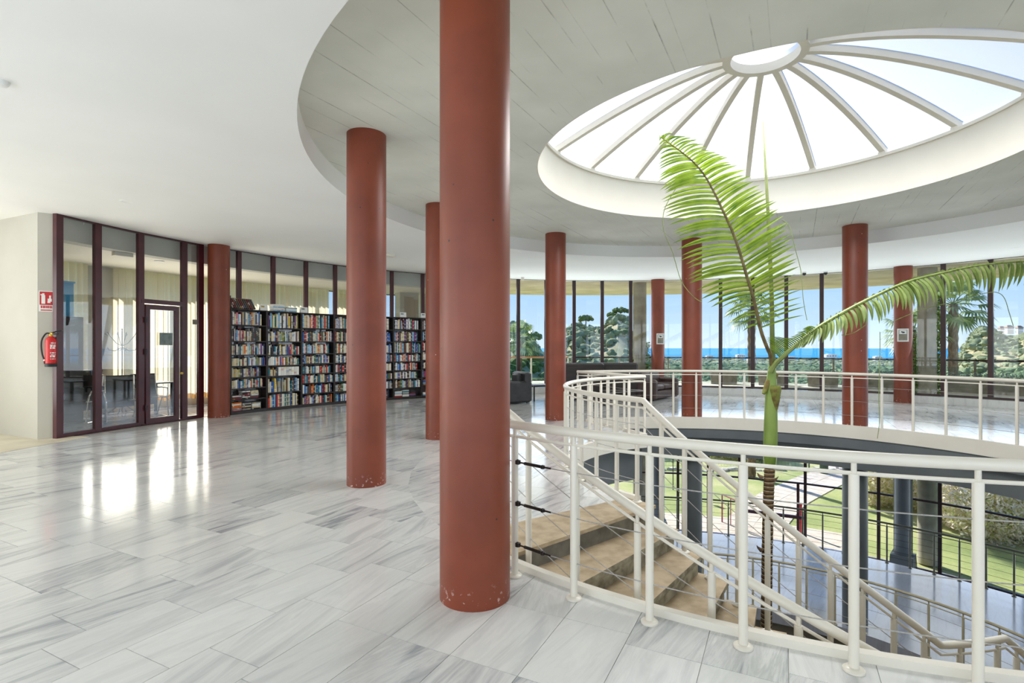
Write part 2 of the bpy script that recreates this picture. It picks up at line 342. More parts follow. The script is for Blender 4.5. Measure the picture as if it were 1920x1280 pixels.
M['bluegreen'] = leafmat('lavender_foliage', srgb(96, 116, 108), srgb(150, 166, 156), .2)
M['ivy'] = leafmat('ivy_leaves', srgb(66, 104, 40), srgb(140, 176, 66), .3)
M['palmfan'] = leafmat('fan_palm_leaves', srgb(84, 116, 70), srgb(166, 184, 122), .3)
M['tree'] = leafmat('tree_foliage', srgb(108, 126, 76), srgb(184, 186, 124), .3, 3, rough=.9, bump=.4)
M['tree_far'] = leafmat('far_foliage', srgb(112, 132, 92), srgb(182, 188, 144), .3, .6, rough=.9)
M['tree_dark'] = leafmat('dark_foliage', srgb(70, 100, 50), srgb(140, 162, 86), .25, 3, rough=.9, bump=.9)
def column_ring():
    m, t, p = newmat('ringed_palm_trunk'); p.inputs['Roughness'].default_value = .9
    v = geo(t); sp = N(t, 'ShaderNodeSeparateXYZ'); t.links.new(v, sp.inputs[0])
    n = N(t, 'ShaderNodeTexNoise', Scale=7, Detail=5); t.links.new(v, n.inputs['Vector'])
    a = N(t, 'ShaderNodeMath', operation='MULTIPLY_ADD'); t.links.new(n.outputs[0], a.inputs[0]); a.inputs[1].default_value = .035; t.links.new(sp.outputs[2], a.inputs[2])
    d = N(t, 'ShaderNodeMath', operation='MULTIPLY'); t.links.new(a.outputs[0], d.inputs[0]); d.inputs[1].default_value = 17
    f = N(t, 'ShaderNodeMath', operation='FRACT'); t.links.new(d.outputs[0], f.inputs[0])
    n2 = N(t, 'ShaderNodeTexNoise', Scale=30, Detail=3); t.links.new(v, n2.inputs['Vector'])
    c = ramp(t, f.outputs[0], [(0, srgb(78, 58, 40)), (.3, srgb(120, 92, 60)), (.62, srgb(146, 116, 76)), (.7, srgb(206, 190, 150)), (.8, srgb(214, 200, 160)), (.86, srgb(70, 52, 36))])
    mix = N(t, 'ShaderNodeMix', data_type='RGBA', blend_type='MULTIPLY'); mix.inputs['Factor'].default_value = .6; t.links.new(c, mix.inputs[6])
    t.links.new(ramp(t, n2.outputs[0], [(.35, (.5, .5, .5, 1)), (.6, (1, 1, 1, 1))]), mix.inputs[7])
    t.links.new(mix.outputs[2], p.inputs['Base Color']); return m
M['ring'] = column_ring()
def lawn_mat():
    m, t, p = newmat('lawn'); p.inputs['Roughness'].default_value = .95
    v = geo(t); n = N(t, 'ShaderNodeTexNoise', Scale=.35, Detail=6); t.links.new(v, n.inputs['Vector'])
    n2 = N(t, 'ShaderNodeTexNoise', Scale=9, Detail=8, Roughness=.8); t.links.new(v, n2.inputs['Vector'])
    a = N(t, 'ShaderNodeMath', operation='MULTIPLY_ADD'); t.links.new(n2.outputs[0], a.inputs[0]); a.inputs[1].default_value = .5; t.links.new(n.outputs[0], a.inputs[2])
    t.links.new(ramp(t, a.outputs[0], [(.5, srgb(126, 142, 82)), (.75, srgb(166, 174, 108)), (.98, srgb(204, 196, 144))]), p.inputs['Base Color'])
    b = N(t, 'ShaderNodeBump', Strength=.5, Distance=.03); t.links.new(n2.outputs[0], b.inputs['Height']); t.links.new(b.outputs[0], p.inputs['Normal']); return m
M['lawn'] = lawn_mat()
M['hill'] = pmat('scrub_hillside', srgb(118, 128, 84), srgb(186, 168, 130), .95, nscale=.12, detail=12)
def sea_mat():
    m, t, p = newmat('sea'); p.inputs['Roughness'].default_value = .5
    p.inputs['Base Color'].default_value = srgb(0, 106, 168); p.inputs['Specular IOR Level'].default_value = .15
    v = geo(t, (1, 1, 1)); n = N(t, 'ShaderNodeTexNoise', Scale=.004, Detail=6); t.links.new(v, n.inputs['Vector'])
    t.links.new(ramp(t, n.outputs[0], [(.3, srgb(0, 126, 178)), (.7, srgb(36, 156, 198))]), p.inputs['Base Color']); return m
M['sea'] = sea_mat()

# book colours -----------------------------------------------------------------
BC = {'white': (232, 230, 222), 'cream': (222, 208, 170), 'beige': (196, 176, 138), 'red': (200, 36, 40), 'maroon': (110, 34, 44), 'blue': (34, 92, 170),
      'navy': (30, 42, 84), 'teal': (20, 118, 136), 'light blue': (130, 180, 214), 'green': (54, 110, 62), 'olive': (150, 150, 70), 'yellow': (226, 190, 50),
      'orange': (224, 118, 44), 'black': (34, 32, 34), 'dark grey': (78, 78, 80), 'grey': (156, 156, 154), 'brown': (104, 74, 52), 'pink': (214, 130, 140), 'purple': (110, 60, 124)}
BW = ['white'] * 9 + ['cream'] * 7 + ['beige'] * 3 + ['red'] * 2 + ['maroon'] + ['blue'] * 3 + ['navy'] * 2 + ['teal'] * 2 + ['light blue'] * 3 + ['green', 'olive', 'olive', 'yellow', 'orange', 'orange'] + ['black'] * 4 + ['dark grey'] * 2 + ['grey'] * 3 + ['brown'] * 2 + ['pink', 'purple']
def book_mat(island=False):
    m, t, p = newmat('book_cover' + ('_many' if island else '')); p.inputs['Roughness'].default_value = .5
    oi = t.nodes.new('ShaderNodeObjectInfo')
    c = t.nodes.new('ShaderNodeTexCoord'); sp = N(t, 'ShaderNodeSeparateXYZ')
    if island:
        g = t.nodes.new('ShaderNodeNewGeometry')
        n = len(BW); order = BW[:]; random.Random(3).shuffle(order); order = order[:32]
        base = ramp(t, g.outputs['Random Per Island'], [(i / 32, srgb(*BC[x])) for i, x in enumerate(order)], 'CONSTANT'); rnd = g.outputs['Random Per Island']
        t.links.new(g.outputs['Position'], sp.inputs[0]); z = sp.outputs[2]; sc = 9.0
    else:
        base = oi.outputs['Color']; rnd = oi.outputs['Random']; t.links.new(c.outputs['Object'], sp.inputs[0]); z = sp.outputs[2]; sc = 1.0
    # a printed title block on the spine, its place different for each book
    a = N(t, 'ShaderNodeMath', operation='MULTIPLY_ADD'); t.links.new(z, a.inputs[0]); a.inputs[1].default_value = sc; t.links.new(rnd, a.inputs[2])
    f = N(t, 'ShaderNodeMath', operation='FRACT'); t.links.new(a.outputs[0], f.inputs[0])
    band = ramp(t, f.outputs[0], [(0, (0, 0, 0, 1)), (.45, (.7, .7, .7, 1)), (.5, (0, 0, 0, 1)), (.55, (.55, .55, .55, 1)), (.68, (0, 0, 0, 1))], 'CONSTANT')
    r2 = N(t, 'ShaderNodeMath', operation='MULTIPLY'); t.links.new(rnd, r2.inputs[0]); r2.inputs[1].default_value = 37.3
    f2 = N(t, 'ShaderNodeMath', operation='FRACT'); t.links.new(r2.outputs[0], f2.inputs[0])
    tc = ramp(t, f2.outputs[0], [(0, srgb(235, 230, 220)), (.4, srgb(40, 40, 50)), (.6, srgb(220, 190, 90)), (.75, srgb(60, 110, 160)), (.9, srgb(190, 60, 50))], 'CONSTANT')
    mix = N(t, 'ShaderNodeMix', data_type='RGBA'); t.links.new(band, mix.inputs['Factor']); t.links.new(base, mix.inputs[6]); t.links.new(tc, mix.inputs[7])
    t.links.new(mix.outputs[2], p.inputs['Base Color']); return m
M['book'] = book_mat(); M['books'] = book_mat(True)
#PART2
# =================================================================== STRUCTURE
ORD = ['first', 'second', 'third', 'fourth', 'fifth', 'sixth', 'seventh', 'eighth', 'ninth', 'tenth', 'eleventh', 'twelfth', 'thirteenth', 'fourteenth', 'fifteenth', 'sixteenth', 'seventeenth', 'eighteenth', 'nineteenth', 'twentieth', 'twenty-first', 'twenty-second', 'twenty-third', 'twenty-fourth', 'twenty-fifth', 'twenty-sixth', 'twenty-seventh', 'twenty-eighth', 'twenty-ninth', 'thirtieth', 'thirty-first', 'thirty-second', 'thirty-third', 'thirty-fourth']
RV, RL, RG = 2.95, 1.66, 7.25          # void edge, landing edge, glazing
# ---- upper floor slab and its marble tiles
b = MB(); b.arc_slab(RV, 7.34, ZD(1.12), -.006, 221, 473, 126); b.arc_slab(RL, 7.34, ZD(1.12), -.006, 113, 221, 54)
floor = b.build('floor', M['marble_joint'], smooth=False, origin=(0, 0, 0), label='polished white marble floor of the upper gallery around the open well', cat='floor', kind='structure')
def clip(poly, q, n):
    out = []
    for i in range(len(poly)):
        a, c = poly[i], poly[(i + 1) % len(poly)]
        da = (a[0] - q[0]) * n[0] + (a[1] - q[1]) * n[1]; dc = (c[0] - q[0]) * n[0] + (c[1] - q[1]) * n[1]
        if da >= 0: out.append(a)
        if da * dc < 0: f = da / (da - dc); out.append((a[0] + (c[0] - a[0]) * f, a[1] + (c[1] - a[1]) * f))
    return out
TU, TV, TA = .39 * S, .245 * S, 63.0
ux, uy = cos(rad(TA)), sin(rad(TA)); G = .0018
tiles = []
rt = random.Random(5)
for j in range(-32, 33):
    off = rt.choice((0, .5, .33, .66)) * TU
    for i in range(-21, 22):
        cu, cv = i * TU + off, j * TV
        x, y = cu * ux - cv * uy, cu * uy + cv * ux
        r = hypot(x, y) / S; a = math.degrees(atan2(y, x)) % 360
        if r > 7.3: continue
        pl = [(x + du * ux - dv * uy, y + du * uy + dv * ux) for du, dv in ((-TU / 2 + G, -TV / 2 + G), (TU / 2 - G, -TV / 2 + G), (TU / 2 - G, TV / 2 - G), (-TU / 2 + G, TV / 2 - G))]
        rs = [hypot(*q) / S for q in pl]; n = len(pl)
        left = 113 < a < 221
        rin = RL + .012 if left else RV + .012
        if left and r < RV + .3:
            if min(rs) < RV:
                u_ = (x / hypot(x, y), y / hypot(x, y)); q_ = (u_[0] * (RV + .012) * S, u_[1] * (RV + .012) * S)
                if max(rs) > RV + .02:
                    po = clip(pl, q_, u_)
                    if len(po) > 2: tiles.append((1 if .9 < (y - CY) / S < 5 else -1, False, x, y, po))
                    pl = clip(pl, q_, (-u_[0], -u_[1]))
                a1 = rad(113)
                if len(pl) > 2: pl = clip(pl, (0, 0), (-sin(a1), cos(a1)))
                if a > 190 and len(pl) > 2: a2 = rad(214); pl = clip(pl, (0, 0), (sin(a2), -cos(a2)))
        if min(rs) < rin + .02 and len(pl) > 2:
            u = (x / hypot(x, y), y / hypot(x, y)) if r > .2 else (1, 0)
            pl = clip(pl, (u[0] * rin * S, u[1] * rin * S), u)
        if max(rs) > 7.12 and len(pl) > 2:
            u = (x / hypot(x, y), y / hypot(x, y)); pl = clip(pl, (u[0] * 7.14 * S, u[1] * 7.14 * S), (-u[0], -u[1]))
        if len(pl) < 3: continue
        full = len(pl) == 4 and all(abs(hypot(q[0] - x, q[1] - y) - hypot(TU / 2 - G, TV / 2 - G)) < 1e-5 for q in pl)
        dy = (y - CY) / S; dx = (x - CX) / S
        vis = -1
        if dy > .9:
            X = 960 + dx / dy * 1000; Y = 650 + 1000 / dy
            if -150 < X < 2060 and Y < 1400: vis = 1 / dy ** 3
        tiles.append((vis, full, x, y, pl))
tiles.sort(key=lambda q: -q[0])
tb = MB(); tb.prism([(du * ux - dv * uy, du * uy + dv * ux) for du, dv in ((-TU / 2 + G, -TV / 2 + G), (TU / 2 - G, -TV / 2 + G), (TU / 2 - G, TV / 2 - G), (-TU / 2 + G, TV / 2 - G))], -.006, 0)
tile0 = None; rest = MB(); cnt = 0
for vis, full, x, y, pl in tiles:
    if vis > 0 and cnt < 295:
        cnt += 1
        if full:
            if tile0 is None:
                tile0 = tb.build('tile', M['marble'], floor, smooth=False, origin=(0, 0, 0)); o = tile0
            else:
                o = tile0.copy(); COL.objects.link(o)
            o.location = (x, y, 0)
        else:
            q = MB(); q.prism(pl, -.006, 0); q.build('tile', M['marble'], floor, smooth=False, origin=(x, y, 0))
    else: rest.prism(pl, -.006, 0)
rest.build('tiles', M['marble'], floor, smooth=False, origin=(0, 0, 0), kind='stuff')
# curb round the well
b = MB(); b.arc_slab(RV - .015, RV + .02, ZD(1.13), .045, 221, 473, 126)
b.arc_slab(RL - .015, RL + .02, ZD(1.13), .045, 113, 217, 54)
p0, p1 = Vector(pol(RL, 113)), Vector(pol(RV, 113)); d = (p1 - p0); mid = (p0 + p1) / 2
b.box((mid.x, mid.y, (.045 + ZD(1.13)) / 2), (d.length, .05, .045 - ZD(1.13)), rad(113))
b.build('trim_1', M['curb'], smooth=True, origin=(0, 0, 0), label='raised off-white curb edging the gallery floor round the open well', cat='curb', kind='structure')
# grey ring beam and soffit of the gallery
b = MB(); b.arc_slab(RV + .06, RV + .55, ZD(1.52), ZD(1.125), 221, 473, 126); b.arc_slab(RL + .07, RL + .5, ZD(1.5), ZD(1.125), 113, 212, 50)
b.arc_slab(RV, 7.3, ZD(1.26), ZD(1.125), 0, 360, 120); b.arc_slab(RL + .1, 3.0, ZD(1.26), ZD(1.125), 113, 212, 40)
b.build('ceiling_lower', M['grey'], smooth=True, origin=(0, 0, 0), label='blue-grey ring beam and soffit under the gallery edge', cat='ceiling', kind='structure')
# ---- ceilings
b = MB(); b.arc_slab(3.69, 7.34, (ZU(1.38), ZU(1.452)), ZU(1.7), 0, 360, 160)
b.arc_slab(7.34, 10.2, ZU(1.452), ZU(1.7), 165, 215, 30)
cei = b.build('ceiling', M['white'], origin=(0, 0, 0), label='smooth white outer ceiling ring with recessed lights', cat='ceiling', kind='structure')
cei.location.y += .05 * S
b = MB(); b.arc_slab(1.93, 3.73, ZU(1.552), ZU(1.7), 0, 360, 160)
ccc = b.build('ceiling_concrete', M['board'], origin=(0, 0, 0), label='grey board-marked concrete ceiling ring around the skylight', cat='ceiling', kind='structure')
b = MB(); b.arc_slab(2.2, 9.5, ZU(1.72), ZU(1.9), 0, 360, 120); b.build('roof', M['extcol'], origin=(0, 0, 0), label='flat concrete roof over the rotunda', cat='roof', kind='structure')
b = MB(); b.arc_slab(7.34, 10.6, ZU(1.455), ZU(1.72), -165, 121, 160); b.arc_slab(7.34, 9.55, ZU(1.455), ZU(1.72), 121, 167, 30)
b.build('ceiling_canopy', M['soffit'], origin=(0, 0, 0), label='sunlit board-marked concrete canopy over the outdoor terrace', cat='canopy', kind='structure')
ccc.location.y += .045 * S; ccc.location.x -= .015 * S
# ---- skylight
sk = thing('skylight', 'large round opal glass skylight dome with cream radial ribs', 'skylight', (0, 0, ZU(1.552)), kind='structure')
b = MB(); b.arc_slab(1.92, 2.15, ZU(1.5525), ZU(1.95), 0, 360, 160); b.build('skirt', M['cream'], sk)
b = MB(); b.arc_slab(1.90, 2.1, ZU(1.95), ZU(1.98), 0, 360, 160); b.build('ledge', M['cream'], sk)
def dz(r): return ZU(2.0 + .5 * (1 - ((r - .3) / 1.72) ** 1.55))
rr_ = [.3 + 1.72 * i / 14 for i in range(15)]
for k in range(18):
    a = 10.1 + 20 * k
    b = MB(); vs = []
    for r in rr_:
        for j in range(6): vs.append(pol(r, a + 20 * j / 5, dz(r) + .02))
    b.add(vs, [(i * 6 + j, i * 6 + j + 1, (i + 1) * 6 + j + 1, (i + 1) * 6 + j) for i in range(14) for j in range(5)])
    b.build('pane', M['dome'], sk)
    b = MB(); vs = []
    wd = .026 * S
    t = Vector((-sin(rad(a)), cos(rad(a)), 0)) * wd
    for r in rr_:
        c = Vector(pol(min(r, 1.97), a, dz(min(r, 1.97))))
        vs += [c - t + Vector((0, 0, .03)), c + t + Vector((0, 0, .03)), c + t - Vector((0, 0, .07)), c - t - Vector((0, 0, .07))]
    b.add(vs, [(i * 4 + j, i * 4 + (j + 1) % 4, (i + 1) * 4 + (j + 1) % 4, (i + 1) * 4 + j) for i in range(14) for j in range(4)] + [(3, 2, 1, 0), (56, 57, 58, 59)])
    c = Vector(pol(1.925, a, ZU(1.975))); b.box(c, (.05, .11, .09), rad(a))
    b.build('rib', M['cream'], sk, smooth=False)
b = MB(); b.arc_slab(.27, .335, ZU(2.45), ZU(2.53), 0, 360, 48); b.build('hub_ring', M['cream'], sk)
b = MB(); b.lathe([(.30 * S, 0), (.29 * S, .09), (.2 * S, .2), (.08 * S, .25), (.001, .26)], 32, (0, 0, ZU(2.53)), caps=False); b.build('hub_cap', M['dome'], sk)
sk.location.y += .045 * S; sk.location.x -= .015 * S

# ---- columns
def shaft(name, r, a, z0, z1, mat, label, cat='column', rad_=.141, kind='thing', grp=None):
    c = pol(r, a, z0); b = MB(); R_ = rad_ * S
    n = 14; prof = [(R_ * 1.0, 0)] + [(R_, (z1 - z0) * i / n) for i in range(1, n + 1)]
    b.lathe(prof, 48, c); return b.build(name, mat, origin=c, label=label, cat=cat, kind=kind, group=grp)
inner = [(225.2, 'thick terracotta column nearest the camera with chipped paint, beside the end of the railing'), (189.8, 'terracotta column standing alone on the marble in front of the bookcases'),
         (154.9, 'terracotta column half hidden behind the nearest one, before the bookcases'), (118.4, 'terracotta column beside the charcoal armchair and low table'),
         (82.2, 'terracotta column partly behind the upright palm frond, next to the brown sofa'), (46.6, 'terracotta column behind the well railing, crossed by the arching palm frond'),
         (10.5, 'terracotta column beyond the right edge of the picture'), (-25.5, 'terracotta column farther round to the right'), (-61.5, 'terracotta column behind the camera on the right')]
for a, l in inner: shaft('column', 3.27, a, 0, ZU(1.556), M['column'], l, grp='terracotta columns')
outer = [(153.6, 'terracotta column between the glass office door and the first bookcase'), (118.2, 'terracotta column at the end of the bookcases'), (82.0, 'darker terracotta column by the windows with a notice, left of the sea view'),
         (46.4, 'darker terracotta column by the windows with a notice, right of the sea view'), (10.5, 'terracotta column by the windows outside the picture')]
for a, l in outer: shaft('column', 7.08, a, 0, ZU(1.455), M['column'], l, grp='terracotta columns')
for a, l in ((82.2, 'grey lower-storey column under the gallery, beside the stair rail'), (46.6, 'grey lower-storey column behind the near railing, right of the palm trunk'), (10.5, 'grey lower column outside the picture'), (118.4, 'grey lower column under the stair landing')):
    shaft('lower_column', 3.27, a, ZD(3.55), ZD(1.25), M['grey'], l, grp='grey lower columns')
for a, l in ((82.0, 'slim grey lower column by the garden glazing on the left'), (46.4, 'grey lower column standing on a sloped plinth by the garden glazing'), (118, 'grey lower column far to the left')):
    c = shaft('lower_column', 7.08, a, ZD(3.72), ZD(1.25), M['grey'], l, grp='grey lower columns')
    b = MB(); p = pol(7.08, a, ZD(4.0)); q = .30 * S; u = .17 * S; h = .28 * S; ra = rad(a)
    vs = []
    for s_, z in ((q, 0), (u, h)):
        for sx, sy in ((-1, -1), (1, -1), (1, 1), (-1, 1)):
            vs.append((p[0] + s_ * sx * cos(ra) - u * sy * sin(ra), p[1] + s_ * sx * sin(ra) + u * sy * cos(ra), p[2] + z))
    b.add(vs, [(3, 2, 1, 0), (4, 5, 6, 7), (0, 1, 5, 4), (1, 2, 6, 5), (2, 3, 7, 6), (3, 0, 4, 7)]); b.build('plinth', M['grey'], c, smooth=False)
for a, l in ((84.4, 'round raw concrete column outside the windows with creeper at its foot'), (44.3, 'pale round concrete column outside the windows seen through reflections')):
    shaft('concrete_column', 7.72, a, ZD(4.0), ZU(1.455), M['extcol'], l, rad_=.15, grp='concrete terrace columns')

# ---- glazing
def mull_box(b, r, a, z0, z1, wid, dep):
    c = pol(r, a, (z0 + z1) / 2); b.box(c, (dep, wid, z1 - z0), rad(a))
def pane_box(b, r, a0, a1, z0, z1, t=.012):
    p, q = Vector(pol(r, a0)), Vector(pol(r, a1)); m = (p + q) / 2; d = q - p
    b.box((m.x, m.y, (z0 + z1) / 2), (d.length, t, z1 - z0), atan2(d.y, d.x))
def glazing(name, label, angs, r, z0, z1, fm, gm, bot=.05, top=.03, wid=.115, skip=(), cat='window', transom=None, sill=None):
    w_ = thing(name, label, cat, pol(r, angs[len(angs) // 2], z0), kind='structure')
    for a in angs:
        b = MB(); mull_box(b, r, a, z0, z1, wid, .08); b.build('mullion', fm, w_, smooth=False)
    for i in range(len(angs) - 1):
        a0, a1 = angs[i], angs[i + 1]
        if i in skip: continue
        ranges = [(z0, z1)] if transom is None else [(z0, transom), (transom, z1)]
        for zz0, zz1 in ranges:
            b = MB(); pane_box(b, r, a0, a1, zz0 + bot, zz1 - top); b.build('pane', gm, w_, smooth=False)
            b = MB(); pane_box(b, r, a0, a1, zz0, zz0 + bot, .07); b.build('bottom_rail', fm, w_, smooth=False)
        b = MB(); pane_box(b, r, a0, a1, z1 - top, z1, .07); b.build('top_rail', fm, w_, smooth=False)
    return w_
angR = [37.1 + 4.935 * n for n in range(16, -41, -1)]
glazing('window_1', 'tall dark-framed curtain of windows facing the sea and hills', angR, RG, ZD(.865), ZU(1.455), M['frame_dark'], M['glass'], bot=.05, top=.02)
b = MB(); b.arc_slab(RG - .1, RG + .09, 0, ZD(.87), angR[-1], angR[0], 150); b.build('baseboard_right', M['marble'], smooth=True, origin=(0, 0, 0), label='low marble plinth under the sea-facing windows', cat='baseboard', kind='structure')
angL = [169.15, 165.7, 161.5, 156.8, 154.9]
wl = glazing('window_2', 'maroon-framed glass wall of the meeting room left of the bookcases', angL, RG, .0, ZU(1.453), M['frame'], M['glass_in'], bot=.07, top=.035, skip=(2,), wid=.12)
angB = [152.4, 150.2, 145.7, 141.1, 136.8, 132.3, 127.9, 122.8, 118.2]
glazing('window_3', 'glass panels in maroon frames showing above the bookcases', angB, RG, .0, ZU(1.453), M['frame'], M['glass_in'], bot=.07, top=.02, wid=.10)
# door
d1 = thing('door_1', 'maroon-framed glass office door with a small grey notice', 'door', pol(RG, 159.15, 0), kind='structure')
zt = ZU(.555)
b = MB(); pane_box(b, RG, 161.5, 156.8, zt, zt + .09, .09); b.build('transom_bar', M['frame'], d1, smooth=False)
b = MB(); pane_box(b, RG, 161.5, 156.8, zt + .09, ZU(1.453) - .035); b.build('transom_pane', M['glass_in'], d1, smooth=False)
b = MB(); pane_box(b, RG, 161.5, 156.8, ZU(1.453) - .035, ZU(1.453), .07); b.build('top_rail', M['frame'], d1, smooth=False)
lf = MB(); aH, aL = 161.0, 157.6
for a in (160.9, 157.75): mull_box(lf, RG - .02, a, .02, zt - .02, .09, .06)
pane_box(lf, RG - .02, 161.1, 157.6, .02, .13, .06); pane_box(lf, RG - .02, 161.1, 157.6, zt - .12, zt - .02, .06)
leaf = lf.build('door_leaf', M['frame'], d1, smooth=False)
b = MB(); pane_box(b, RG - .02, 160.8, 157.8, .12, zt - .1); b.build('pane', M['glass_in'], leaf, smooth=False)
b = MB(); pane_box(b, RG, 157.5, 156.9, .07, zt); b.build('side_pane', M['glass_in'], d1, smooth=False)
b = MB(); pane_box(b, RG, 161.5, 156.8, .0, .03, .1); b.build('threshold', M['frame'], d1, smooth=False)
for z in (.35, 1.5, 2.15):
    b = MB(); c = pol(RG - .045, 161.15, z); b.tube([(c[0], c[1], z - .06), (c[0], c[1], z + .06)], .018, 8); b.build('hinge', M['black'], d1)
b = MB(); c = Vector(pol(RG - .05, 157.3, 1.0)); b.lathe([(.012, 0), (.028, .01), (.03, .04), (.001, .055)], 12, c, caps=False); b.build('door_knob', M['yellow'], d1)
b = MB(); pane_box(b, RG - .05, 159.75, 158.35, ZU(.022), ZU(.185), .012); b.build('notice', M['greyscreen'], d1, smooth=False)
b = MB(); pane_box(b, RG - .03, 155.95, 155.45, ZU(.30) + .02, ZU(.38), .01); b.build('small_notice', M['planter'], wl, smooth=False)

# ---- meeting room behind the glass
b = MB(); b.arc_slab(RG + .06, 9.4, ZD(1.12), .0, 117, 168.5, 60); b.build('floor_room', M['marble_low'], smooth=False, origin=(0, 0, 0), label='stone floor of the meeting room behind the glass', cat='floor', kind='structure')
b = MB(); b.arc_slab(RG + .1, RG + .28, ZU(1.2), ZU(1.46), 117, 168.5, 60); b.build('wall_bulkhead', M['greywall'], origin=(0, 0, 0), label='grey concrete bulkhead band just behind the top of the glass wall', cat='wall', kind='structure')
b = MB(); b.arc_slab(RG + .28, 9.5, ZU(1.205), ZU(1.5), 117, 168.5, 60); b.build('ceiling_room', M['cream'], origin=(0, 0, 0), label='cream ceiling of the meeting room', cat='ceiling', kind='structure')
angC = [165.5 - 4.1 * i for i in range(12)]
glazing('window_4', 'outer windows behind the cream curtains of the meeting room', angC, 9.25, ZD(.82), ZU(1.205), M['frame_dark'], M['glass'], bot=.05, top=.03)
b = MB(); b.arc_slab(9.12, 9.4, 0, ZD(.825), 117, 168.5, 60); b.build('wall_sill', M['cream'], origin=(0, 0, 0), label='low wall under the curtained windows', cat='wall', kind='structure')
for a0, a1, nm, l in ((118.4, 117.2, 'wall_end', 'cream end wall of the room behind the bookcases'),):
    b = MB(); b.arc_slab(RG + .06, 9.4, 0, ZU(1.5), a1, a0, 2); b.build(nm, M['greywall'] if nm == 'wall_left' else M['cream'], smooth=False, origin=(0, 0, 0), label=l, cat='wall', kind='structure')
shaft('concrete_column', 9.28, 156.7, 0, ZU(1.205), M['greywall'], 'round grey column between the curtains of the meeting room', rad_=.24)
b = MB(); b.arc_slab(8.6, 8.9, 0, ZU(1.205), 119.6, 122.5, 3); b.build('wall_panel', M['greywall'], smooth=False, origin=(0, 0, 0), label='grey wall panel behind the glass above the bookcases', cat='wall', kind='structure')
def curtain(a0, a1, label):
    n = int(abs(a1 - a0) * 9); b = MB(); zt_, zm, zb = ZU(1.2), ZD(.80), ZD(.88)
    P = []
    for i in range(n + 1):
        a = a0 + (a1 - a0) * i / n; P.append((a, .028 * sin(i * 1.25) + .012 * sin(i * .53 + a0)))
    vs = [pol(8.98 + q, a, z) for z in (zm, zt_) for a, q in P]
    b.add(vs, [(i, i + 1, n + 1 + i + 1, n + 1 + i) for i in range(n)])
    o = b.build('curtain', M['curtain'], label=label, cat='curtain', group='cream curtains of the meeting room')
    b = MB(); vs = [pol(8.98 + q * 1.15, a, z + .02 * sin(i * .7)) for z in (zb, zm) for i, (a, q) in enumerate(P)]
    b.add(vs, [(i, i + 1, n + 1 + i + 1, n + 1 + i) for i in range(n)]); b.build('hem', M['hem'], o)
curtain(165.0, 158.4, 'cream curtain at the left end of the meeting room')
curtain(156.2, 151.9, 'cream curtain behind the coat stand, left of the office door')
curtain(152.0, 147.4, 'long cream curtain seen through the office door')
curtain(147.6, 142.6, 'cream curtain seen beside the terracotta column left of the bookcases')
curtain(142.8, 137.2, 'cream curtain seen above the leaning brown volumes and white piles')
curtain(137.4, 131.9, 'cream curtain seen above the third bookcase, ending at a bright gap')
curtain(131.0, 124.6, 'cream curtain mostly hidden behind the lone terracotta column')
# ---- concrete wall and passage on the far left
b = MB()
q0, q1 = Vector(pol(RG, 169.9)), Vector((-5.11 * 1 * S + 0, 0, 0))
A = Vector((-7.155 * S, 1.36 * S)); B = Vector((-7.275 * S, 1.285 * S)); C_ = Vector((-9.6 * S, 2.37 * S)); D_ = Vector((-9.56 * S, 2.50 * S)); E_ = Vector((-7.2 * S, 1.43 * S))
b.prism([A, B, C_, D_, E_][::-1], 0, ZU(1.5)); wallp = b.build('wall_entrance', M['greywall'], smooth=False, label='grey concrete pier and pale wall beside the glass meeting room', cat='wall', kind='structure')
b = MB(); b.arc_slab(7.0, 10.2, -.012, .004, 168, 214, 40); b.build('floor_passage', M['beige_floor'], smooth=False, origin=(0, 0, 0), label='beige stone floor of the side passage beyond the marble', cat='floor', kind='structure')
b = MB(); b.arc_slab(10.0, 10.2, 0, ZU(1.5), 170, 212, 30); b.arc_slab(7.3, 10.2, 0, ZU(1.5), 199, 201, 2); b.build('wall_passage', M['white'], smooth=False, origin=(0, 0, 0), label='white wall closing the side passage', cat='wall', kind='structure')

# ---- lower storey
b = MB(); b.arc_slab(3.05, 5.93, ZD(3.72), ZD(3.55), 0, 360, 120); b.build('floor_lower', M['marble_low'], smooth=False, origin=(0, 0, 0), label='blue-reflecting marble walkway of the lower storey', cat='floor', kind='structure')
b = MB(); b.arc_slab(5.6, 7.4, ZD(4.1), ZD(4.0), 0, 360, 120); b.build('floor_lower_edge', M['marble_low'], smooth=False, origin=(0, 0, 0), label='sunken stone strip between lower walkway and garden glazing', cat='floor', kind='structure')
b = MB(); b.lathe([(.001, 0), (3.4 * S, 0)], 64, (0, 0, ZD(4.9)), caps=False); b.build('ground_planting', M['soil'], smooth=False, origin=(0, 0, ZD(4.9)), label='bare soil bed of the palm at the bottom of the well', cat='soil', kind='structure')
b = MB(); b.arc_slab(3.2, 3.3, ZD(4.9), ZD(3.6), 0, 360, 96); b.build('wall_bed', M['greywall'], origin=(0, 0, 0), label='round wall enclosing the palm bed', cat='wall', kind='structure')
angW = [123, 113, 103, 93.3, 83.4, 78.5, 73.6, 68.7, 59.1, 49.5, 42.4, 37.9, 28, 18, 8, -2, -12]
w5 = glazing('window_5', 'lower-storey garden glazing in black frames with a high transom', angW, RG, ZD(4.0), ZD(1.25), M['frame_dark'], M['glass'], bot=.05, top=.03, wid=.085, transom=ZD(2.76))
b = MB(); pane_box(b, RG - .01, 68.7, 59.1, ZD(3.46), ZD(3.40), .08); b.build('door_bar', M['frame'], w5, smooth=False)
b = MB(); mull_box(b, RG - .01, 60.1, ZD(4.0), ZD(2.76), .08, .09); b.build('door_post', M['frame'], w5, smooth=False)
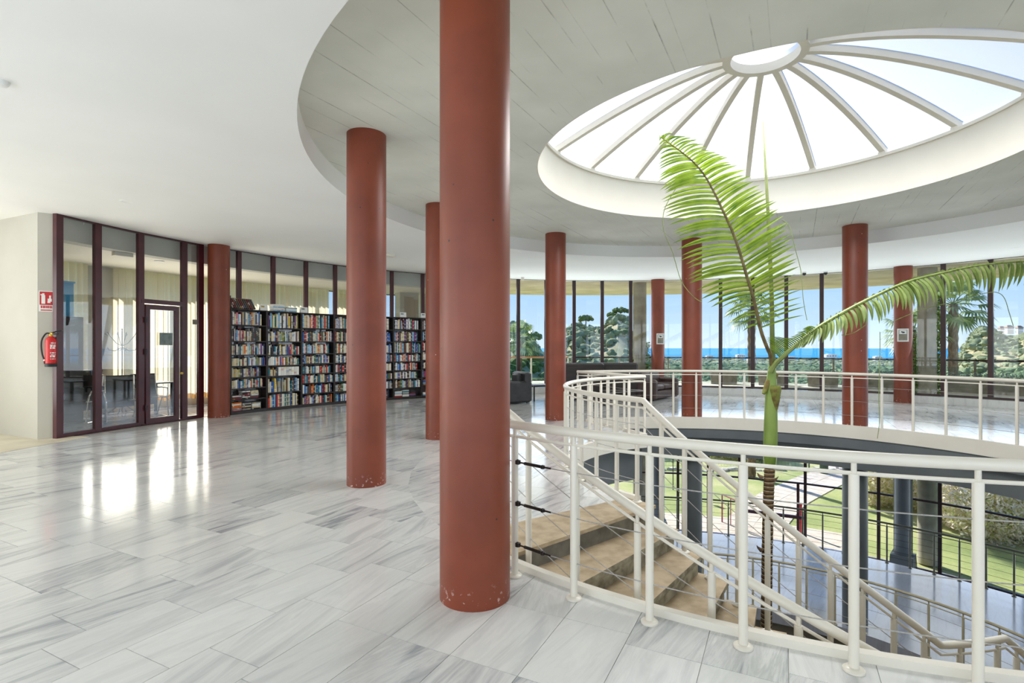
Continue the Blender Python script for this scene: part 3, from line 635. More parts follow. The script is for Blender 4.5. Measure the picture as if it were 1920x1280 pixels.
b = MB(); b.arc_slab(RG - .1, RG + .1, ZD(4.05), ZD(1.2), 123, 348, 90); b.build('wall_lower', M['greywall'], origin=(0, 0, 0), label='solid lower-storey wall out of view', cat='wall', kind='structure')
#PART3
# =================================================================== STAIRCASE
st = thing('staircase', 'curved brown stone staircase winding down into the well, its concrete edges worn', 'staircase', pol(2.2, 221, ZD(1.12)), kind='thing')
b = MB(); b.arc_slab(RL + .01, RV, ZD(1.115), -.005, 214.1, 221, 6); b.build('top_step', M['riser'], st, smooth=False)
b = MB(); b.arc_slab(RL + .005, RV + .01, -.03, .002, 213.9, 221.5, 6); b.build('tread', M['tread'], st.children[0], smooth=False)
def step(a0, a1, k, wide=0):
    z = ZD(k)
    b = MB(); b.arc_slab(RL + .02, 2.86, z - .30, z - .055, a0 - 1, a1, max(2, int((a1 - a0) / 1.7))); s_ = b.build('step', M['riser'], st, smooth=False)
    b = MB(); b.arc_slab(RL, 2.88, z - .045, z, a0 - .2, a1 + .75, max(3, int((a1 - a0) / 1.7))); tr = b.build('tread', M['tread'], s_, smooth=False, mats=[M['riser']])
    b = MB(); b.arc_slab(RL + .01, 2.87, z - .085, z - .05, a0 - .2, a1 + .25, max(2, int((a1 - a0) / 1.7))); b.build('nosing_groove', M['riser'], s_, smooth=False)
    for p in tr.data.polygons:
        if abs(p.normal.z) < .5: p.material_index = 1
for i in range(9): step(221 + 5.1 * i, 221 + 5.1 * (i + 1), 1.115 + .115 * i)
step(266.9, 286, 2.15)
for i in range(11): step(286 + 5.4 * i, 286 + 5.4 * (i + 1), 2.265 + .115 * i)

# =================================================================== RAILINGS
def kst(a):                              # height (below the eye) of the stair handrail
    if a < 219: return .34
    if a < 272.5: return .34 + .0226 * (a - 219)
    if a < 286: return 1.55
    return 1.55 + .0215 * (a - 286)
def kbase(a):
    if a < 221: return 1.0
    if a < 266.9: return 1.115 + .115 * int((a - 221) / 5.1)
    if a < 286: return 2.15
    return min(3.53, 2.265 + .115 * int((a - 286) / 5.4))
def railing(name, label, path, posts, mat, hand_r=.019, sub_r=.0065, post_r=.0148, sub=.05, cables=(.16, .34, .518), flange=True, origin=None, cable_r=.0022, group=None, stub=True, cmat=None):
    """path: list of (x, y, z_handrail) metres; posts: list of (x, y, z_base, z_handrail, radial angle)"""
    o = thing(name, label, 'railing', origin or posts[0][:3], group=group)
    b = MB(); b.tube(path, hand_r * S, 12); b.build('handrail', mat, o)
    dn = lambda q: [(p[0], p[1], p[2] - q * S) for p in path]
    b = MB(); b.tube(dn(sub), sub_r * S, 8); b.build('lower_rail', mat, o)
    for c in cables:
        b = MB(); b.tube(dn(c), cable_r * S, 5); b.build('cable', cmat or M['steel'], o)
    for x, y, z0, zh in posts:
        b = MB(); zt_ = zh - (sub + .004) * S
        b.lathe([(post_r * S, 0), (post_r * S, zt_ - z0), (post_r * S * .9, zt_ - z0 + .006)], 14, (x, y, z0))
        if stub: b.lathe([(post_r * S * .55, 0), (post_r * S * .55, sub * S)], 10, (x, y, zt_))
        p = b.build('post', mat, o)
        if flange:
            b = MB(); b.lathe([(post_r * S * 2.1, 0), (post_r * S * 2.1, .010), (post_r * S * 1.7, .018), (post_r * S, .02)], 20, (x, y, z0 + .001)); b.build('base_flange', mat, p)
    return o
zh = ZD(.34)
# gallery railing, near side and all round to the far left end, then in to the landing corner
pa = [pol(3.03, a, zh) for a in [223.2 + i * 1.8 for i in range(int((473.5 - 223.2) / 1.8) + 1)]] + [pol(3.06, 474, zh)]
ps = [pol(3.03, 225 + 5.93 * i) for i in range(21)] + [pol(3.03, 376.7 + 5.93 * i) for i in range(-4, 17)]
rl = railing('well_railing', 'cream tubular railing with steel cables circling the open well', pa, [(p[0], p[1], 0, zh) for p in ps], M['rail'], origin=pol(3.03, 225, 0))
c0 = Vector(pol(3.03, 225)); tdir = Vector((-sin(rad(225)), cos(rad(225)), 0))
for c in (.16, .34, .518):
    z = zh - c * S; b = MB()
    path = [Vector(pol(3.03, 225 + u, z)) for u in (.35, 1.1, 1.15, 3.0, 3.05, 3.8)]
    b.tube([path[0], path[1]], .006, 8); b.tube([path[1], path[3]], .011, 8); b.tube([path[3], path[5]], .006, 8)
    b.lathe([(.001, -.02), (.02, -.012), (.02, .012), (.001, .02)], 10, path[0], caps=False); b.lathe([(.001, -.015), (.015, -.01), (.015, .01), (.001, .015)], 10, path[3], caps=False)
    b.build('turnbuckle', M['iron'], rl)
q0, q1 = Vector(pol(3.10, 113.9)), Vector(pol(1.74, 112.4))
pts = [q0.lerp(q1, i / 4) for i in range(5)]
railing('link_railing', 'short straight cream railing from the far gallery rail to the landing corner', [(p.x, p.y, zh) for p in pts], [(p.x, p.y, 0, zh) for p in pts[:4]], M['rail'], group=None)
# landing and inner stair rail
AN = [112.4 + 2 * i for i in range(54)] + [219, 222] + [225 + 3 * i for i in range(16)] + [272.5, 274, 278, 282, 286, 288] + [291 + 3 * i for i in range(21)]
pa = [pol(1.70, a, ZD(kst(a))) for a in AN]
pl_ = [112.6 + 7.6 * i for i in range(14)] + [217.5] + [223.6 + 5.1 * i for i in range(10)] + [276, 284] + [289 + 5.4 * i for i in range(12)]
railing('stair_railing', 'off-white inner railing curving round the landing and down the stairs', pa, [(*pol(1.70, a)[:2], ZD(kbase(a)), ZD(kst(a))) for a in pl_], M['rail'], origin=pol(1.70, 112.6, 0))
AN = [209 + 2 * i for i in range(31)] + [272.5, 274, 278, 283, 286] + [289 + 3 * i for i in range(21)]
kso = lambda a: kst(a) if a > 219 else .34 + .0215 * (a - 219)
pa = [pol(2.80, a, ZD(kso(a) - .01)) for a in AN]
railing('stair_railing', 'white outer railing descending the stairs just behind the nearest well railing', pa, [(*pol(2.80, a)[:2], ZD(kbase(a)), ZD(kst(a) - .01)) for a in [216, 222.2] + [228.2 + 6 * i for i in range(6)] + [271, 279] + [289 + 6 * i for i in range(11)]], M['rail'], origin=pol(2.8, 222, 0), flange=False)
# lower storey rails
zl = ZD(2.9); pa = [pol(3.08, -30 + 3 * i, zl) for i in range(54)]
railing('lower_inner_railing', 'beige cable railing on the inner edge of the lower marble walkway', pa, [(*pol(3.08, -28 + 6 * i)[:2], ZD(3.55), zl) for i in range(26)], M['rail_beige'], origin=pol(3.08, 50, ZD(3.55)), hand_r=.016, post_r=.013)
pa = [pol(5.88, -5 + 2 * i, zl) for i in range(67)]
railing('lower_outer_railing', 'grey-green cable railing on the garden side of the lower walkway', pa, [(*pol(5.88, -4 + 3 * i)[:2], ZD(3.55), zl) for i in range(44)], M['rail_dark'], origin=pol(5.88, 50, ZD(3.55)), hand_r=.016, post_r=.013, cables=(.14, .24, .34, .44, .54), cmat=M['iron'])

# =================================================================== PALM
palm = thing('palm', 'slender ringed-trunk palm rising up the well with one upright and one arching frond', 'palm', (-.02, 0, ZD(4.9)))
def tr_pt(x, y): return Vector(px(x, y, 4.47))
b = MB(); P = [tr_pt(1436, 1240), tr_pt(1437, 1160), tr_pt(1438, 1060), tr_pt(1440, 960), tr_pt(1442, 900), tr_pt(1443.5, 872)]
P = [Vector((P[0].x - .02, P[0].y, ZD(4.9)))] + P; path = []; rads = []
for i in range(len(P) - 1):
    n = 14
    for j in range(n):
        path.append(P[i].lerp(P[i + 1], j / n)); rads.append((.040 + .004 * (1 - i / 6)) * S * (1 + (.045 if j % 2 else -.02)))
path.append(P[-1]); rads.append(.041 * S)
b.tube(path, rads, 20); b.build('trunk', M['ring'], palm)
b = MB()
for x, y, sx in ((1422, 890, -1), (1456, 897, 1), (1421, 1026, -1)):
    q = tr_pt(x, y); b = MB(); b.tube([q + Vector((.05 * -sx, 0, -.04)), q, q + Vector((sx * .02, -.01, .03))], [.03, .014, .004], 6); b.build('leaf_scar', M['bark'], palm)
b = MB(); sh = [(873, .044), (862, .051), (845, .055), (820, .0545), (790, .052), (765, .049), (745, .0475), (730, .045), (712, .040), (695, .032), (684, .024)]
b.tube([tr_pt(1443.5 + (873 - y) * .02, y) for y, r in sh], [r * S for y, r in sh], 24); b.build('crownshaft', M['shaft'], palm)
b = MB(); hz = [(778, .004), (765, .022), (750, .036), (738, .043), (728, .048), (722, .042)]
b.tube([tr_pt(1450, y) + Vector((0, -.045, 0)) for y, r in hz], [r * S for y, r in hz], 14)
b.tube([tr_pt(1430, 738) + Vector((0, -.02, 0)), tr_pt(1440, 722), tr_pt(1448, 708), tr_pt(1456, 700)], [.02, .05, .06, .03], 10)
b.build('husk', M['husk'], palm)
rp = random.Random(11)
def bez(a, c, d, t): return a * (1 - t) ** 2 + c * 2 * t * (1 - t) + d * t * t
def leaflet(root, tip, bulge, wmax, parent, mat, nseg=7, side=None, nm='leaflet'):
    ctl = (root + tip) / 2 + bulge
    b = MB(); vs = []
    pts = [bez(root, ctl, tip, i / nseg) for i in range(nseg + 1)]
    view = Vector((.0, -1, .15)) if side is None else side
    for i, p in enumerate(pts):
        t = i / nseg; d_ = (pts[min(i + 1, nseg)] - pts[max(i - 1, 0)]).normalized()
        u = d_.cross(view).normalized(); wv = wmax * (max(0.0, sin(pi * min(1, t * .82 + .18))) ** .75) * (1 if t < .999 else .05)
        nrm = u.cross(d_).normalized()
        vs += [p - u * wv + nrm * wv * .45, p, p + u * wv + nrm * wv * .45]
    fs = []
    for i in range(nseg): fs += [(i * 3, i * 3 + 1, i * 3 + 4, i * 3 + 3), (i * 3 + 1, i * 3 + 2, i * 3 + 5, i * 3 + 4)]
    b.add(vs, fs); return b.build(nm, mat, parent)
def interp(tab, t):
    t = min(max(t, 0), 1) * (len(tab) - 1); i = min(int(t), len(tab) - 2); f = t - i
    return tuple(tab[i][k] * (1 - f) + tab[i + 1][k] * f for k in range(len(tab[0])))
def catm(tab, t):
    n = len(tab) - 1; t = min(max(t, 0), 1) * n; i = min(int(t), n - 1); f = t - i
    g = lambda j: tab[min(max(j, 0), n)]
    return tuple(.5 * ((2 * g(i)[k]) + (-g(i - 1)[k] + g(i + 1)[k]) * f + (2 * g(i - 1)[k] - 5 * g(i)[k] + 4 * g(i + 1)[k] - g(i + 2)[k]) * f * f + (-g(i - 1)[k] + 3 * g(i)[k] - 3 * g(i + 1)[k] + g(i + 2)[k]) * f ** 3) for k in range(len(tab[0])))
z3 = lambda l: [(1200 + x / 2.4615, 200 + y / 2.4615) for x, y in l]
# upright frond: points along the rachis and the two fans of leaflet tips (photo pixels -> plane through the palm, bowed in depth)
ra = [(1447, 690), (1444, 665)] + z3([(590, 1120), (560, 1040), (540, 950), (520, 870), (498, 800), (475, 720), (450, 640), (420, 560), (390, 495), (350, 410), (310, 335), (270, 280), (225, 235), (180, 200), (130, 165), (95, 140)])
def fr_depth(t): return 4.47 - .28 * sin(pi * t * .55) 
fr1 = MB(); n = 48
rpts = [Vector(px(*catm(ra, i / n), fr_depth(i / n))) for i in range(n + 1)]
fr1.tube(rpts, [.022 * (1 - i / n) ** .8 + .004 for i in range(n + 1)], 8)
f1 = fr1.build('frond', M['rachis'], palm, label='upright frond leaning left with long drooping leaflets')
#  t along rachis, tip px
Lt = [(.20, z3([(470, 1030)])[0]), (.25, z3([(400, 985)])[0]), (.32, z3([(300, 900)])[0]), (.38, z3([(225, 815)])[0]), (.44, z3([(190, 740)])[0]), (.50, z3([(165, 650)])[0]), (.56, z3([(140, 570)])[0]), (.62, z3([(112, 490)])[0]), (.68, z3([(100, 420)])[0]), (.75, z3([(85, 372)])[0]), (.81, z3([(80, 280)])[0]), (.88, z3([(85, 215)])[0]), (.94, z3([(85, 172)])[0]), (1.0, z3([(88, 140)])[0])]
Rt = [(.16, z3([(768, 1005)])[0]), (.22, z3([(760, 900)])[0]), (.28, z3([(745, 790)])[0]), (.34, z3([(735, 690)])[0]), (.40, z3([(712, 590)])[0]), (.45, z3([(680, 530)])[0]), (.49, z3([(642, 478)])[0]), (.53, z3([(628, 436)])[0]), (.58, z3([(578, 378)])[0]), (.63, z3([(530, 330)])[0]), (.68, z3([(490, 296)])[0]), (.73, z3([(430, 248)])[0]), (.79, z3([(362, 210)])[0]), (.85, z3([(300, 180)])[0]), (.91, z3([(248, 145)])[0]), (.96, z3([(180, 132)])[0]), (1.0, z3([(110, 130)])[0])]
def tabat(tab, t):
    for i in range(len(tab) - 1):
        if tab[i][0] <= t <= tab[i + 1][0]:
            f = (t - tab[i][0]) / (tab[i + 1][0] - tab[i][0]); a, c = tab[i][1], tab[i + 1][1]; return (a[0] + (c[0] - a[0]) * f, a[1] + (c[1] - a[1]) * f)
    return tab[-1][1] if t > .5 else tab[0][1]
for tab, t0, t1, cnt_, sg in ((Lt, .20, .99, 56, -1), (Rt, .19, .985, 58, 1)):
    for i in range(cnt_):
        t = t0 + (t1 - t0) * (i + rp.uniform(-.25, .25)) / (cnt_ - 1); t = min(max(t, t0), t1)
        d0 = fr_depth(t); root = Vector(px(*catm(ra, t), d0)); tx, ty = tabat(tab, t)
        L = hypot(tx - catm(ra, t)[0], ty - catm(ra, t)[1])
        k = rp.uniform(.9, 1.04); cx_, cy_ = catm(ra, t)
        tx, ty = cx_ + (tx - cx_) * k, cy_ + (ty - cy_) * k + rp.uniform(-3, 4)
        dd = d0 + (.10 if sg < 0 else -.12) + rp.uniform(-.05, .05)
        tip = Vector(px(tx, ty, dd))
        bulge = Vector((0, -.03, .05 + .06 * (L / 130)))
        if sg > 0: bulge = Vector((-.03 if t > .5 else 0, -.03, .035))
        thin = .55 if t < .3 else 1
        leaflet(root, tip, bulge, (.0165 if t < .8 else .012) * S * .84 * thin, f1, M['leaflet'])
# arching frond to the right
z4 = lambda l: [(1440 + x / 4, 440 + y / 4) for x, y in l]
rb = z4([(20, 1030), (50, 975), (100, 925), (160, 870), (230, 810), (310, 745), (390, 685), (550, 590), (740, 490), (950, 392), (1100, 337), (1350, 277), (1600, 228), (1920, 200), (2150, 205), (2330, 240)])
fd2 = lambda t: 4.45 - .25 * t
fr2 = MB(); n = 56; rpts = [Vector(px(*catm(rb, i / n), fd2(i / n))) for i in range(n + 1)]
fr2.tube(rpts, [.030 * (1 - i / n) ** .7 + .004 for i in range(n + 1)], 8)
f2 = fr2.build('frond', M['petiole'], palm, label='arching frond reaching far to the right with hanging leaflets')
T2 = [(.10, z4([(130, 960)])[0]), (.30, z4([(215, 860)])[0]), (.36, z4([(300, 830)])[0]), (.42, z4([(410, 815)])[0]), (.47, z4([(600, 745)])[0]), (.53, z4([(800, 665)])[0]), (.59, z4([(990, 585)])[0]), (.65, z4([(1180, 560)])[0]), (.71, z4([(1350, 505)])[0]), (.77, z4([(1560, 440)])[0]), (.82, z4([(1700, 430)])[0]), (.87, z4([(1900, 400)])[0]), (.93, z4([(2150, 420)])[0]), (1.0, z4([(2420, 420)])[0])]
for i in range(74):
    t = .27 + .72 * (i + rp.uniform(-.3, .3)) / 73; c = catm(rb, t); tp = tabat(T2, t); k = rp.uniform(.82, 1.05)
    tx, ty = c[0] + (tp[0] - c[0]) * k + rp.uniform(-3, 3), c[1] + (tp[1] - c[1]) * k + rp.uniform(-3, 3)
    root = Vector(px(*c, fd2(t))); tip = Vector(px(tx, ty, fd2(t) - .12 + rp.uniform(-.06, .06)))
    L = (tip - root).length
    leaflet(root, tip, Vector((.10 * L, -.02, .22 * L)), .0200 * S * (.62 if t < .4 else 1), f2, M['leaflet2'], side=Vector((.15, -1, .35)))
for i in range(56):       # the second row of leaflets, on the far side of the rachis
    t = .30 + .68 * (i + rp.uniform(-.3, .3)) / 55; c = catm(rb, t); tp = tabat(T2, t); k = rp.uniform(.40, .66)
    root = Vector(px(*c, fd2(t))); tip = Vector(px(c[0] + (tp[0] - c[0]) * (k + .25), c[1] + (tp[1] - c[1]) * k, fd2(t) + .28 + rp.uniform(-.05, .05)))
    L = (tip - root).length
    leaflet(root, tip, Vector((.05, .04, .28 * L)), .0175 * S, f2, M['leaflet2'], nseg=5, side=Vector((.2, -1, .5)))
for i in range(26):       # fine comb near its foot
    t = .13 + .25 * i / 25; c = catm(rb, t); root = Vector(px(*c, fd2(t))); L = 18 + 26 * sin(pi * min(1, i / 14)) + rp.uniform(-3, 3)
    leaflet(root, Vector(px(c[0] - L * .95, c[1] - L * (.75 - .022 * i), fd2(t) - .03)), Vector((0, 0, .03)), .0060 * S, f2, M['leaflet'], nseg=4)
b = MB(); sp_ = [(1449, 690), (1448, 640), (1447, 560), (1443, 460), (1438, 360), (1434, 290), (1431, 228)]
b.tube([Vector(px(x, y, 4.50)) for x, y in sp_], [.042, .032, .028, .025, .020, .015, .007], 8); b.build('spear_leaf', pmat('spear_green', srgb(108, 118, 62), srgb(86, 94, 48), .5), palm, label='unopened spear leaf standing straight up')
b = MB()
for L_ in ([(1268, 352), (1246, 392), (1244, 430), (1260, 470), (1266, 490), (1278, 528), (1300, 556), (1316, 566)], [(1466, 412), (1480, 425), (1492, 470), (1502, 510), (1506, 560), (1513, 600)], [(1675, 602), (1730, 580), (1790, 565), (1850, 549), (1872, 549), (1884, 560), (1892, 585), (1900, 611)], [(1650, 622), (1650, 660), (1648, 740), (1649, 790), (1645, 822)], [(1578, 628), (1600, 624), (1625, 608)]):
    b = MB(); b.tube([Vector(px(*catm(L_, i / 24), 4.28)) for i in range(25)], .0045, 5); b.build('leaf_filament', M['petiole'], palm)

# =================================================================== BOOKCASES AND BOOKS
bay_edges = [151.95, 147.2, 142.35, 137.5, 132.75, 128.1, 123.4, 118.9]
fr = [[0, .155, .315, .45, .56, .67, .78, .89, 1.0], [0, .175, .315, .455, .565, .675, .845, 1.0], [0, .165, .31, .445, .555, .665, .77, .885, 1.0], [0, .16, .31, .445, .555, .665, .77, .885, 1.0],
      [0, .16, .31, .445, .555, .665, .77, .885, 1.0], [0, .15, .30, .445, .555, .665, .77, .885, 1.0], [0, .15, .29, .42, .54, .65, .76, .87, 1.0]]
RF, HB, DB = 7.11, 1.565 * S, .235
where = ['leftmost bookcase, beside the terracotta column', 'second bookcase from the left', 'third bookcase from the left', 'fourth bookcase, behind the lone terracotta column', 'fifth bookcase, just right of the lone column', 'sixth bookcase, with a small card on top', 'last bookcase, hidden behind the nearer columns']
BNAME = ['leftmost', 'second', 'third', 'fourth', 'fifth', 'sixth', 'last']
# one shared book mesh: cover wrapped round a paper block, unit size (thickness x, depth y, height z); spine towards -y
def unit_book():
    b = MB(); b.box((0, 0, .5), (1, 1, 1)); me_o = b
    me = bpy.data.meshes.new('book')
    t = .14
    vs = [(-.5, .5, 0), (-.5, -.46, 0), (-.36, -.5, 0), (.36, -.5, 0), (.5, -.46, 0), (.5, .5, 0), (.5 - t, .5, 0), (.5 - t, -.44, 0), (-.5 + t, -.44, 0), (-.5 + t, .5, 0)]
    n = len(vs); V = vs + [(x, y, 1) for x, y, z in vs]
    F = [tuple(range(n))[::-1], tuple(range(n, 2 * n))] + [(i, (i + 1) % n, n + (i + 1) % n, n + i) for i in range(n)]
    k = len(V); V += [(sx * (.5 - t), y, z) for z in (.015, .975) for sx, y in ((-1, -.44), (1, -.44), (1, .46), (-1, .46))]
    F += [(k, k + 3, k + 2, k + 1), (k + 4, k + 5, k + 6, k + 7)] + [(k + i, k + (i + 1) % 4, k + 4 + (i + 1) % 4, k + 4 + i) for i in range(4)]
    me.from_pydata(V, [], F); me.materials.append(M['book']); me.materials.append(M['paper'])
    for i, p in enumerate(me.polygons):
        if i >= n + 2: p.material_index = 1
    fix_normals(me); return me
UB = unit_book()
rbk = random.Random(21); many = MB(); nbook = 0
def place_book(Mw, p, size, rot, colname, label, group, as_stuff):
    """p: local position (x along shelf, y depth, z), rot: 3x3 local"""
    global nbook
    if as_stuff or nbook >= 292:
        m4 = Mw @ Matrix.Translation(p) @ rot.to_4x4()
        x, y, z = size[0] / 2, size[1] / 2, size[2]
        vs = [m4 @ Vector((a, b_, c)) for a in (-x, x) for b_ in (-y, y) for c in (0, z)]
        many.add(vs, [(0, 1, 3, 2), (4, 6, 7, 5), (0, 4, 5, 1), (2, 3, 7, 6), (0, 2, 6, 4), (1, 5, 7, 3)]); return
    nbook += 1
    o = bpy.data.objects.new('book', UB); COL.objects.link(o)
    o.matrix_world = Mw @ Matrix.Translation(p) @ rot.to_4x4() @ Matrix.Diagonal((*size, 1))
    c = BC[colname]; j = rbk.uniform(.88, 1.06); o.color = srgb(*[min(255, v * j) for v in c])
    tag(o, label, 'book', group)
I3 = Matrix.Identity(3)
for bi in range(7):
    a0, a1 = bay_edges[bi], bay_edges[bi + 1]; am = (a0 + a1) / 2
    W = 2 * RF * S * sin(rad((a0 - a1) / 2)); rzb = rad(am - 90)
    dist = RF * cos(rad((a0 - a1) / 2))
    base = Vector(pol(dist, am, 0)); Mw = Matrix.Translation(base) @ Matrix.Rotation(rzb, 4, 'Z')
    bc = lthing('bookcase', 'tall black wooden ' + where[bi], 'bookcase', 'row of black bookcases')
    T = .024; xin = W / 2 - T; PL = .075
    for s_ in (-1, 1):
        b = MB(); b.box((s_ * (W / 2 - T / 2 - .002), DB / 2, HB / 2), (T, DB, HB)); b.build('side_panel', M['wood'], bc, smooth=False)
    b = MB(); b.box((0, DB - .006, HB / 2), (W - .03, .012, HB - .02)); b.build('back_panel', M['wood'], bc, smooth=False)
    b = MB(); b.box((0, .012, PL / 2), (W - 2 * T - .004, .02, PL)); b.build('plinth', M['wood'], bc, smooth=False)
    zs = [PL + (HB - PL) * (1 - q) for q in fr[bi]]
    for z in zs:
        b = MB(); b.box((0, DB / 2, z - .011), (W - 2 * T - .004, DB - .015, .022)); b.build('shelf', M['wood'], bc, smooth=False)
    put(bc, base, rzb)
    stuff = bi >= 2
    for si in range(len(zs) - 1):
        z0 = zs[si + 1] + .002; H = zs[si] - zs[si + 1] - .026
        row = ['top', 'second', 'third', 'fourth', 'fifth', 'sixth', 'seventh', 'eighth'][si]
        nrow = len(zs) - 1; 
        piles = (bi == 0 and si >= 6) or (bi == 5 and si == 7) or (bi == 6 and si >= 6)
        pos = f'{row} shelf of the {BNAME[bi]} bookcase'
        if si == nrow - 1: pos = f'bottom shelf of the {BNAME[bi]} bookcase'
        if piles:
            x = -xin + .02; pi_ = 0
            while x < xin - .17:
                wd_ = rbk.uniform(.19, .25); zz = z0; n = rbk.randint(5, 7) if rbk.random() < .8 else 3; th0 = min(.036, (H - .02) / n)
                if x + wd_ > xin: break
                for q in range(n):
                    th = th0 * rbk.uniform(.8, 1.0); w2 = wd_ * rbk.uniform(.88, 1.0)
                    cn = rbk.choice(['white', 'cream', 'orange', 'pink', 'white', 'black', 'grey', 'beige'] if si == 7 else ['dark grey', 'white', 'black', 'grey', 'maroon', 'cream'])
                    Rm = Matrix.Rotation(pi / 2, 3, 'Y') @ Matrix.Rotation(rbk.uniform(-.06, .06), 3, 'X')
                    # lying flat, spine to the room: thickness along z, height along x
                    Rm = Matrix(((0, 0, 1), (0, 1, 0), (-1, 0, 0)))
                    place_book(Mw, Vector((x + (wd_ - w2) / 2, .015 + .10, zz + th / 2)), (th, .17, w2), Rm, cn, f"{'lowest' if q == 0 else ORD[q] + '-lowest'} {cn} book in the {['left', 'second', 'third', 'fourth'][min(pi_, 3)]} pile, {row} shelf of the {BNAME[bi]} bookcase", 'books lying in piles on low shelves', stuff); zz += th + .0005
                x += wd_ + .012; pi_ += 1
            continue
        x = -xin + rbk.uniform(.004, .02); fillto = xin - (rbk.choice((.01, .03, .05, .10, .12)) if bi != 1 else .03); bn = 0
        sethere = {(0, 1): (.56, .8, 'dark grey', 14), (1, 4): (.3, .93, 'white', 8), (1, 6): (.16, .78, 'dark grey', 16)}.get((bi, si))
        lo_ = rbk.uniform(.62, .76)
        while x < fillto - .012:
            u = (x + xin) / (2 * xin); hh = H * rbk.uniform(lo_, min(.97, lo_ + .24)); th = rbk.uniform(.019, .050); cn = rbk.choice(BW); dp = rbk.uniform(.13, .17); tilt = 0.0; inset = .02
            if sethere and sethere[0] < u < sethere[1]: th = (sethere[1] - sethere[0]) * 2 * xin / sethere[3]; hh = H * .9; cn = sethere[2]; dp = .16; inset = .015
            if bi == 0 and si == 3 and u < .2: th = .035; hh = H * .74; cn = 'cream'
            if x + th > fillto: break
            if th < .03 and rbk.random() < .10 and not sethere: tilt = rbk.uniform(.03, .09)
            Rm = Matrix.Rotation(-tilt, 3, 'Y')
            ht = 'tall' if hh > H * .86 else ('short' if hh < H * .72 else 'upright')
            place_book(Mw, Vector((x + th / 2 - (0 if tilt == 0 else -.0), inset + dp / 2, z0 + (th / 2 * tilt))), (th - .001, dp, hh), Rm, cn, f'{ht} {cn} book, {ORD[min(bn, 33)]} from the left on the {pos}', f'books on the {pos}', stuff)
            x += th + .0008 + hh * sin(tilt) * 1.0; bn += 1
many.build('books', M['books'], smooth=False, label='rows of books filling the third to last bookcases and overflow shelves', cat='books', kind='stuff', group='books in the farther bookcases')
# volumes leaning on top of the first bookcase, piles and cards
def bay_frame(bi):
    am = (bay_edges[bi] + bay_edges[bi + 1]) / 2; dist = RF * cos(rad((bay_edges[bi] - bay_edges[bi + 1]) / 2))
    return Matrix.Translation(Vector(pol(dist, am, 0))) @ Matrix.Rotation(rad(am - 90), 4, 'Z')
def loose(bi, p, size, rot, colname, label, cat, grp, name='book'):
    o = bpy.data.objects.new(name, UB); COL.objects.link(o)
    o.matrix_world = bay_frame(bi) @ Matrix.Translation(p) @ rot.to_4x4() @ Matrix.Diagonal((*size, 1)); o.color = srgb(*BC[colname]); tag(o, label, cat, grp)
b0x = -.44
for i in range(12):
    nm = 'brown leather volume leaning on top of the leftmost bookcase, ' + (ORD[i] + ' from the left')
    loose(0, Vector((b0x + .045 + i * .052, .11, HB + .016)), (.033, .17, .262), Matrix.Rotation(-.50, 3, 'Y'), ('brown', 'maroon', 'brown', 'dark grey')[i % 4], nm, 'book', 'brown volumes leaning on top')
b = MB(); b.box((-.462, .11, HB + .15), (.012, .18, .30)); bb = b.build('bookend', M['wood'], smooth=False, label='dark bookend standing on the left end of the first bookcase', cat='bookend', origin=(0, 0, 0)); bb.matrix_world = bay_frame(0)
for bi, x0, n, g in ((1, -.30, 6, 'left'), (1, .05, 4, 'right')):
    for q in range(n):
        Rm = Matrix(((0, 0, 1), (0, 1, 0), (-1, 0, 0)))
        loose(bi, Vector((x0 + rbk.uniform(-.008, .008), .11, HB + .017 + q * .029)), (.028, .20, .30), Rm, 'white' if q % 3 else 'light blue', f'{"white" if q % 3 else "pale blue"} volume, {ORD[q]} from the bottom of the {g} pile on the second bookcase', 'book', 'white volumes piled on top')
for bi, x, l in ((0, .40, 'white label card with a yellow mark above the leftmost bookcase'), (2, -.40, 'white label card on top of the third bookcase'), (5, -.15, 'white label card standing on the sixth bookcase'), (6, -.36, 'cream label card on the last bookcase')):
    b = MB(); b.box((x, .03, HB + .075), (.21, .006, .15), M=Matrix.Rotation(-.12, 3, 'X')); b.box((x, .075, HB + .07), (.19, .004, .14), M=Matrix.Rotation(.3, 3, 'X'))
    o = b.build('label_card', M['paper'], smooth=False, label=l, cat='card', origin=(0, 0, 0)); o.matrix_world = bay_frame(bi)
    b = MB(); b.box((x - .03, .0265, HB + .10), (.09, .002, .035), M=Matrix.Rotation(-.12, 3, 'X')); q = b.build('printed_line', M['yellow'] if bi == 0 else M['greyscreen'], o, smooth=False, origin=(0, 0, 0)); q.location = (0, 0, 0)
#PART4
# =================================================================== SIGNS, EXTINGUISHER, CEILING FITTINGS
# extinguisher and sign on the pier (its face runs from B to A)
fa = Vector((A.x, A.y, 0)); fb = Vector((B.x, B.y, 0)); fx = (fa - fb).normalized(); fn = Vector((fx.y, -fx.x, 0))
if fn.dot(Vector((CX, CY, 0)) - fa) < 0: fn = -fn
def on_pier(u, z, off=0.0): return fb + fx * u + fn * off + Vector((0, 0, z))
FM = Matrix((fx, -fn, Vector((0, 0, 1)))).transposed()       # local x along the face, local -y towards the room
def pbox(b, u, z, off, w_, h_, t=.002): b.box(on_pier(u, z, off), (w_, t, h_), M=FM)
PW = (fa - fb).length
sg = thing('fire_sign', 'square red and white fire extinguisher sign on the grey pier', 'sign', on_pier(PW * .52, ZU(.455) - .2))
us, zs_ = PW * .52, ZU(.495)
b = MB(); pbox(b, us, zs_, .004, .205, .36, .004); b.build('sign_plate', M['paper'], sg, smooth=False)
b = MB(); pbox(b, us, zs_ + .05, .008, .178, .23, .003); pbox(b, us, zs_ - .155, .008, .15, .018, .003); b.build('red_field', M['signred'], sg, smooth=False)
